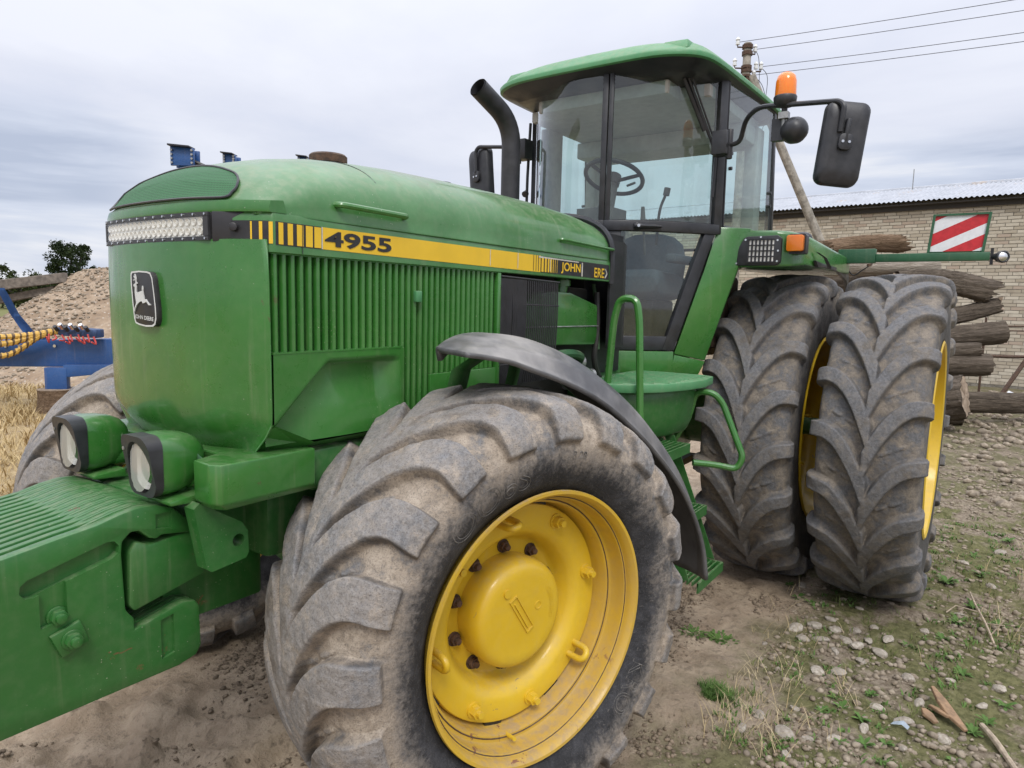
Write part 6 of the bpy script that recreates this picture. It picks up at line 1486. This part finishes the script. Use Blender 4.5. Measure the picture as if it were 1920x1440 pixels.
seat = part('seat', loft([[(x, u, v) for u, v in rrect(-.25, .25, z0, z1, .05, 4)] for x, z0, z1 in ((-2.10, 1.74, 1.84), (-2.15, 1.70, 1.88), (-2.45, 1.70, 1.87), (-2.56, 1.72, 1.86))]), SEATC, bevel=.01)
obj('backrest', loft([[(-2.50 - .10 * (z - 1.8) + d_, u * w, z) for d_, u in ((0, -1), (.05, -.85), (.07, 0), (.05, .85), (0, 1), (-.08, .8), (-.09, 0), (-.08, -.8))] for z, w in ((1.74, .20), (1.82, .25), (1.95, .26), (2.05, .23), (2.10, .17), (2.12, .10))]), SEATC, seat, 60)
obj('seat_base', box(-2.5, -2.18, -.2, .2, 1.42, 1.70), SEATB, seat, bevel=.02)
obj('armrest', join(box(-2.50, -2.15, .27, .34, 1.92, 1.97), box(-2.50, -2.15, -.34, -.27, 1.92, 1.97)), SEATC, seat, bevel=.015)
part('side_console', box(-2.7, -1.9, -.56, -.34, 1.42, 1.95), SEATB, bevel=.03)
part('side_console', box(-2.72, -2.3, .36, .54, 1.42, 1.86), SEATB, bevel=.03)
part('door_pocket', loft([[(-1.95, .42, 1.47), (-2.45, .50, 1.47), (-2.45, .53, 1.47), (-1.95, .45, 1.47)], [(-2.05, .50, 2.02), (-2.45, .54, 2.04), (-2.45, .57, 2.04), (-2.05, .53, 2.02)]]), CONS, bevel=.01)
part('yellow_tag', prism([(-2.40, 2.02), (-2.37, 2.02), (-2.37, 2.12), (-2.40, 2.12)], XZ, -.22, -.20), DECAL_Y, smooth=0)
# exhaust stack
part('exhaust_stack', join(tube([(-1.42, -.332, 1.9)] + [tuple(v) for v in fillet([(-1.42, -.332, 2.1), (-1.42, -.332, 2.62), (-1.165, -.365, 2.745)], .13, 8)], .051, 20, False), tube([(-1.42, -.332, 1.95)] + [tuple(v) for v in fillet([(-1.42, -.332, 2.1), (-1.42, -.332, 2.62), (-1.16, -.366, 2.747)], .13, 8)], .046, 20, False)), SOOT, smooth=60)
# wipers
wp0 = Vector((gx_(.455), .455, 2.835)); wd = Vector((1, .46 * 2 * .5 / .36, 0)).normalized() * .035
part('wiper', join(tube([wp0 + wd, Vector((gx_(.56), .56, 2.50)) + wd], .008, 6), tube([wp0 + wd + Vector((0, .02, 0)), Vector((gx_(.575), .575, 2.49)) + wd], .005, 6), tube([Vector((gx_(.59), .585, 2.66)) + wd * .5, Vector((gx_(.578), .575, 2.49)) + wd * .6, Vector((gx_(.57), .57, 2.25)) + wd * .6], .007, 6), tube([wp0 + wd + Vector((.01, -.02, 0)), wp0 + wd * 1.2 + Vector((-.10, .06, -.25))], .013, 6)), BLACK_M)
part('wiper', join(tube([(-2.0, -.60, 2.78), (-1.98, -.60, 2.45), (-1.99, -.61, 2.2)], .010, 6), cyl((-1.97, -.60, 2.35), (-1.95, -.60, 2.34), .02, 8)), BLACK_M)

# mirrors
def mirror(sg, arm, mir_c, yaw, label):
    a = part('mirror_arm', join(tube(fillet(arm, .05, 4), .012, 9)), BLACK, label=label)
    base = Vector(arm[0])
    obj('hinge_bracket', join(box(base.x - .04, base.x + .05, base.y - .06 * (sg > 0) - .02 * (sg < 0), base.y + .02 * (sg > 0) + .06 * (sg < 0), base.z - .05, base.z + .07), tube([base + Vector((0, .02 * sg, -.07)), base + Vector((0, .02 * sg, .08))], .018, 8)), BLACK, a, bevel=.005)
    M = Matrix.Translation(mir_c) @ Matrix.Rotation(yaw, 4, 'Z') @ Matrix.Rotation(rad(-6) * sg, 4, 'X')
    head = part('mirror', xf(loft([[(d_, u * k, v * k) for u, v in rrect(-.095, .095, -.185, .185, .04, 5)] for d_, k in ((-.022, .99), (-.015, 1.0), (.0, 1.0), (.022, .97), (.034, .86), (.038, .6))]), M), BLACK, smooth=45)
    obj('mirror_glass', xf(prism(rrect(-.088, .088, -.178, .178, .035, 4), YZ, -.0235, -.0225), M), CHROME, head, 0)
    obj('mirror_clamp', join(xf(prism(rrect(-.03, .03, -.035, .035, .02, 4), YZ, .037, .056), M), xf(cyl((.045, 0, .0), (.045, 0, .10), .013, 8), M)), BLACK, head, bevel=.003)
    for u in (-.014, .014): obj('clamp_screw', xf(cyl((.056, u, 0), (.060, u, 0), .006, 10), M), CHROME, head)
mirror(1, [(-1.95, .66, 2.50), (-1.93, .74, 2.50), (-1.87, .78, 2.60), (-1.80, .86, 2.63), (-1.72, 1.235, 2.585), (-1.71, 1.26, 2.56), (-1.715, 1.25, 2.45)], Vector((-1.765, 1.250, 2.405)), rad(28), 'mirror arm carrying the amber beacon')
mirror(-1, [(-1.95, -.63, 2.60), (-1.93, -.70, 2.635), (-1.90, -.93, 2.655), (-1.90, -.955, 2.63), (-1.90, -.95, 2.50)], Vector((-1.95, -.94, 2.47)), rad(-12), 'mirror arm beside the exhaust stack')
# beacon and ball lamp on the mirror arm
bc = Vector((-1.79, .985, 2.64))
bk = part('beacon', lathe([(.0, .043), (.012, .047), (.018, .048), (.085, .046), (.108, .040), (.122, .026), (.127, 0)], 28, Matrix.Translation(bc) @ Matrix.Rotation(pi / 2, 4, 'X')), AMBER, smooth=50)
obj('beacon_base', lathe([(-.075, .012), (-.03, .014), (-.028, .036), (-.012, .050), (.012, .053), (.018, .050)], 28, Matrix.Translation(bc) @ Matrix.Rotation(pi / 2, 4, 'X')), BLACK, bk)
obj('beacon_stem', join(cyl(bc - Vector((0, 0, .16)), bc - Vector((0, 0, .06)), .010, 10), box(bc.x - .02, bc.x + .02, bc.y - .022, bc.y + .022, bc.z - .085, bc.z - .055)), STEEL, bk)
part('ball_lamp', join(lathe([(-.055, .02), (-.05, .04), (-.03, .057), (0, .062), (.025, .056), (.045, .040), (.055, .015), (.056, 0)], 24, Matrix.Translation((-1.80, 1.035, 2.500)) @ Matrix.Rotation(rad(-50), 4, 'Z')), box(-1.83, -1.79, .93, .985, 2.46, 2.56), tube([(-1.80, .985, 2.55), (-1.80, .985, 2.50), (-1.80, 1.0, 2.49)], .010, 7)), BLACK, smooth=50)
# platform, tank, steps and grab rails
pl_ = [(-1.02, .30), (-1.04, .50), (-1.10, .60), (-1.22, .68), (-1.40, .735), (-1.58, .755), (-1.76, .73), (-1.80, .68), (-1.80, .30)]
part('step_platform', prism(pl_, XY, 1.272, 1.312), GREEN_L, bevel=.006)
part('platform_grip', join(*[tube([(x, .34 + .02 * (k % 2), 1.313), (x, min(.70, .45 + (-1.0 - x) * .9), 1.313)], .005, 5) for k, x in enumerate(np.linspace(-1.1, -1.72, 12))]), GREEN_L)
tk = [(-1.05, .28), (-1.06, .47), (-1.12, .56), (-1.24, .63), (-1.42, .685), (-1.58, .70), (-1.66, .68), (-1.68, .60), (-1.68, .28)]
part('fuel_tank', loft([[(x, y * k, z) for x, y in tk] for z, k in ((1.269, 1.0), (1.20, 1.0), (1.10, .975), (1.045, .94), (1.03, .88))]), GREEN_D, bevel=.012)
lad = part('ladder', join(*[loft([[(x + a, y, z) for a, y, z in ((0, .60, 1.04), (0, .65, 1.04), (.006, .65, 1.04), (.006, .60, 1.04))], [(x + a - dx_, y, z) for a, y, z in ((0, .80, .44), (0, .86, .44), (.006, .86, .44), (.006, .80, .44))]]) for x, dx_ in ((-1.18, .02), (-1.47, .07))]), GREEN_D, smooth=0)
for y0, y1, z, x0, x1 in ((.60, .745, 1.005, -1.44, -1.16), (.69, .825, .705, -1.49, -1.18), (.78, .905, .425, -1.54, -1.20)):
    obj('tread', join(box(x0, x1, y0, y0 + .008, z - .035, z + .01), box(x0, x1, y1 - .008, y1, z - .035, z + .01), box(x0, x0 + .008, y0 + .009, y1 - .009, z - .035, z + .01), *[box(x0 + .01, x1, y0 + .02 + k * .024, y0 + .026 + k * .024, z - .006, z + .012) for k in range(5)]), GREEN_D, lad, 0)
part('tank_back', box(-1.46, -1.18, .58, .60, .50, 1.02), GREEN_D, smooth=0)
part('grab_rail', tube(fillet([(-1.08, .475, 1.31), (-1.08, .495, 1.60), (-1.08, .52, 1.692), (-1.08, .60, 1.692), (-1.08, .618, 1.60), (-1.08, .645, 1.10)], .045, 5), .0165, 10), GREEN)
part('grab_rail', tube(fillet([(-1.58, .60, .98), (-1.60, .672, 1.12), (-1.60, .70, 1.247), (-1.60, .79, 1.247), (-1.62, .83, 1.20), (-1.62, .945, .945), (-1.61, .92, .885), (-1.57, .83, .90), (-1.50, .74, .91)], .045, 5), .0155, 10), GREEN)
part('belly_guard', box(-2.5, -.9, -.4, .4, .70, .74), BLACK_M, smooth=0)
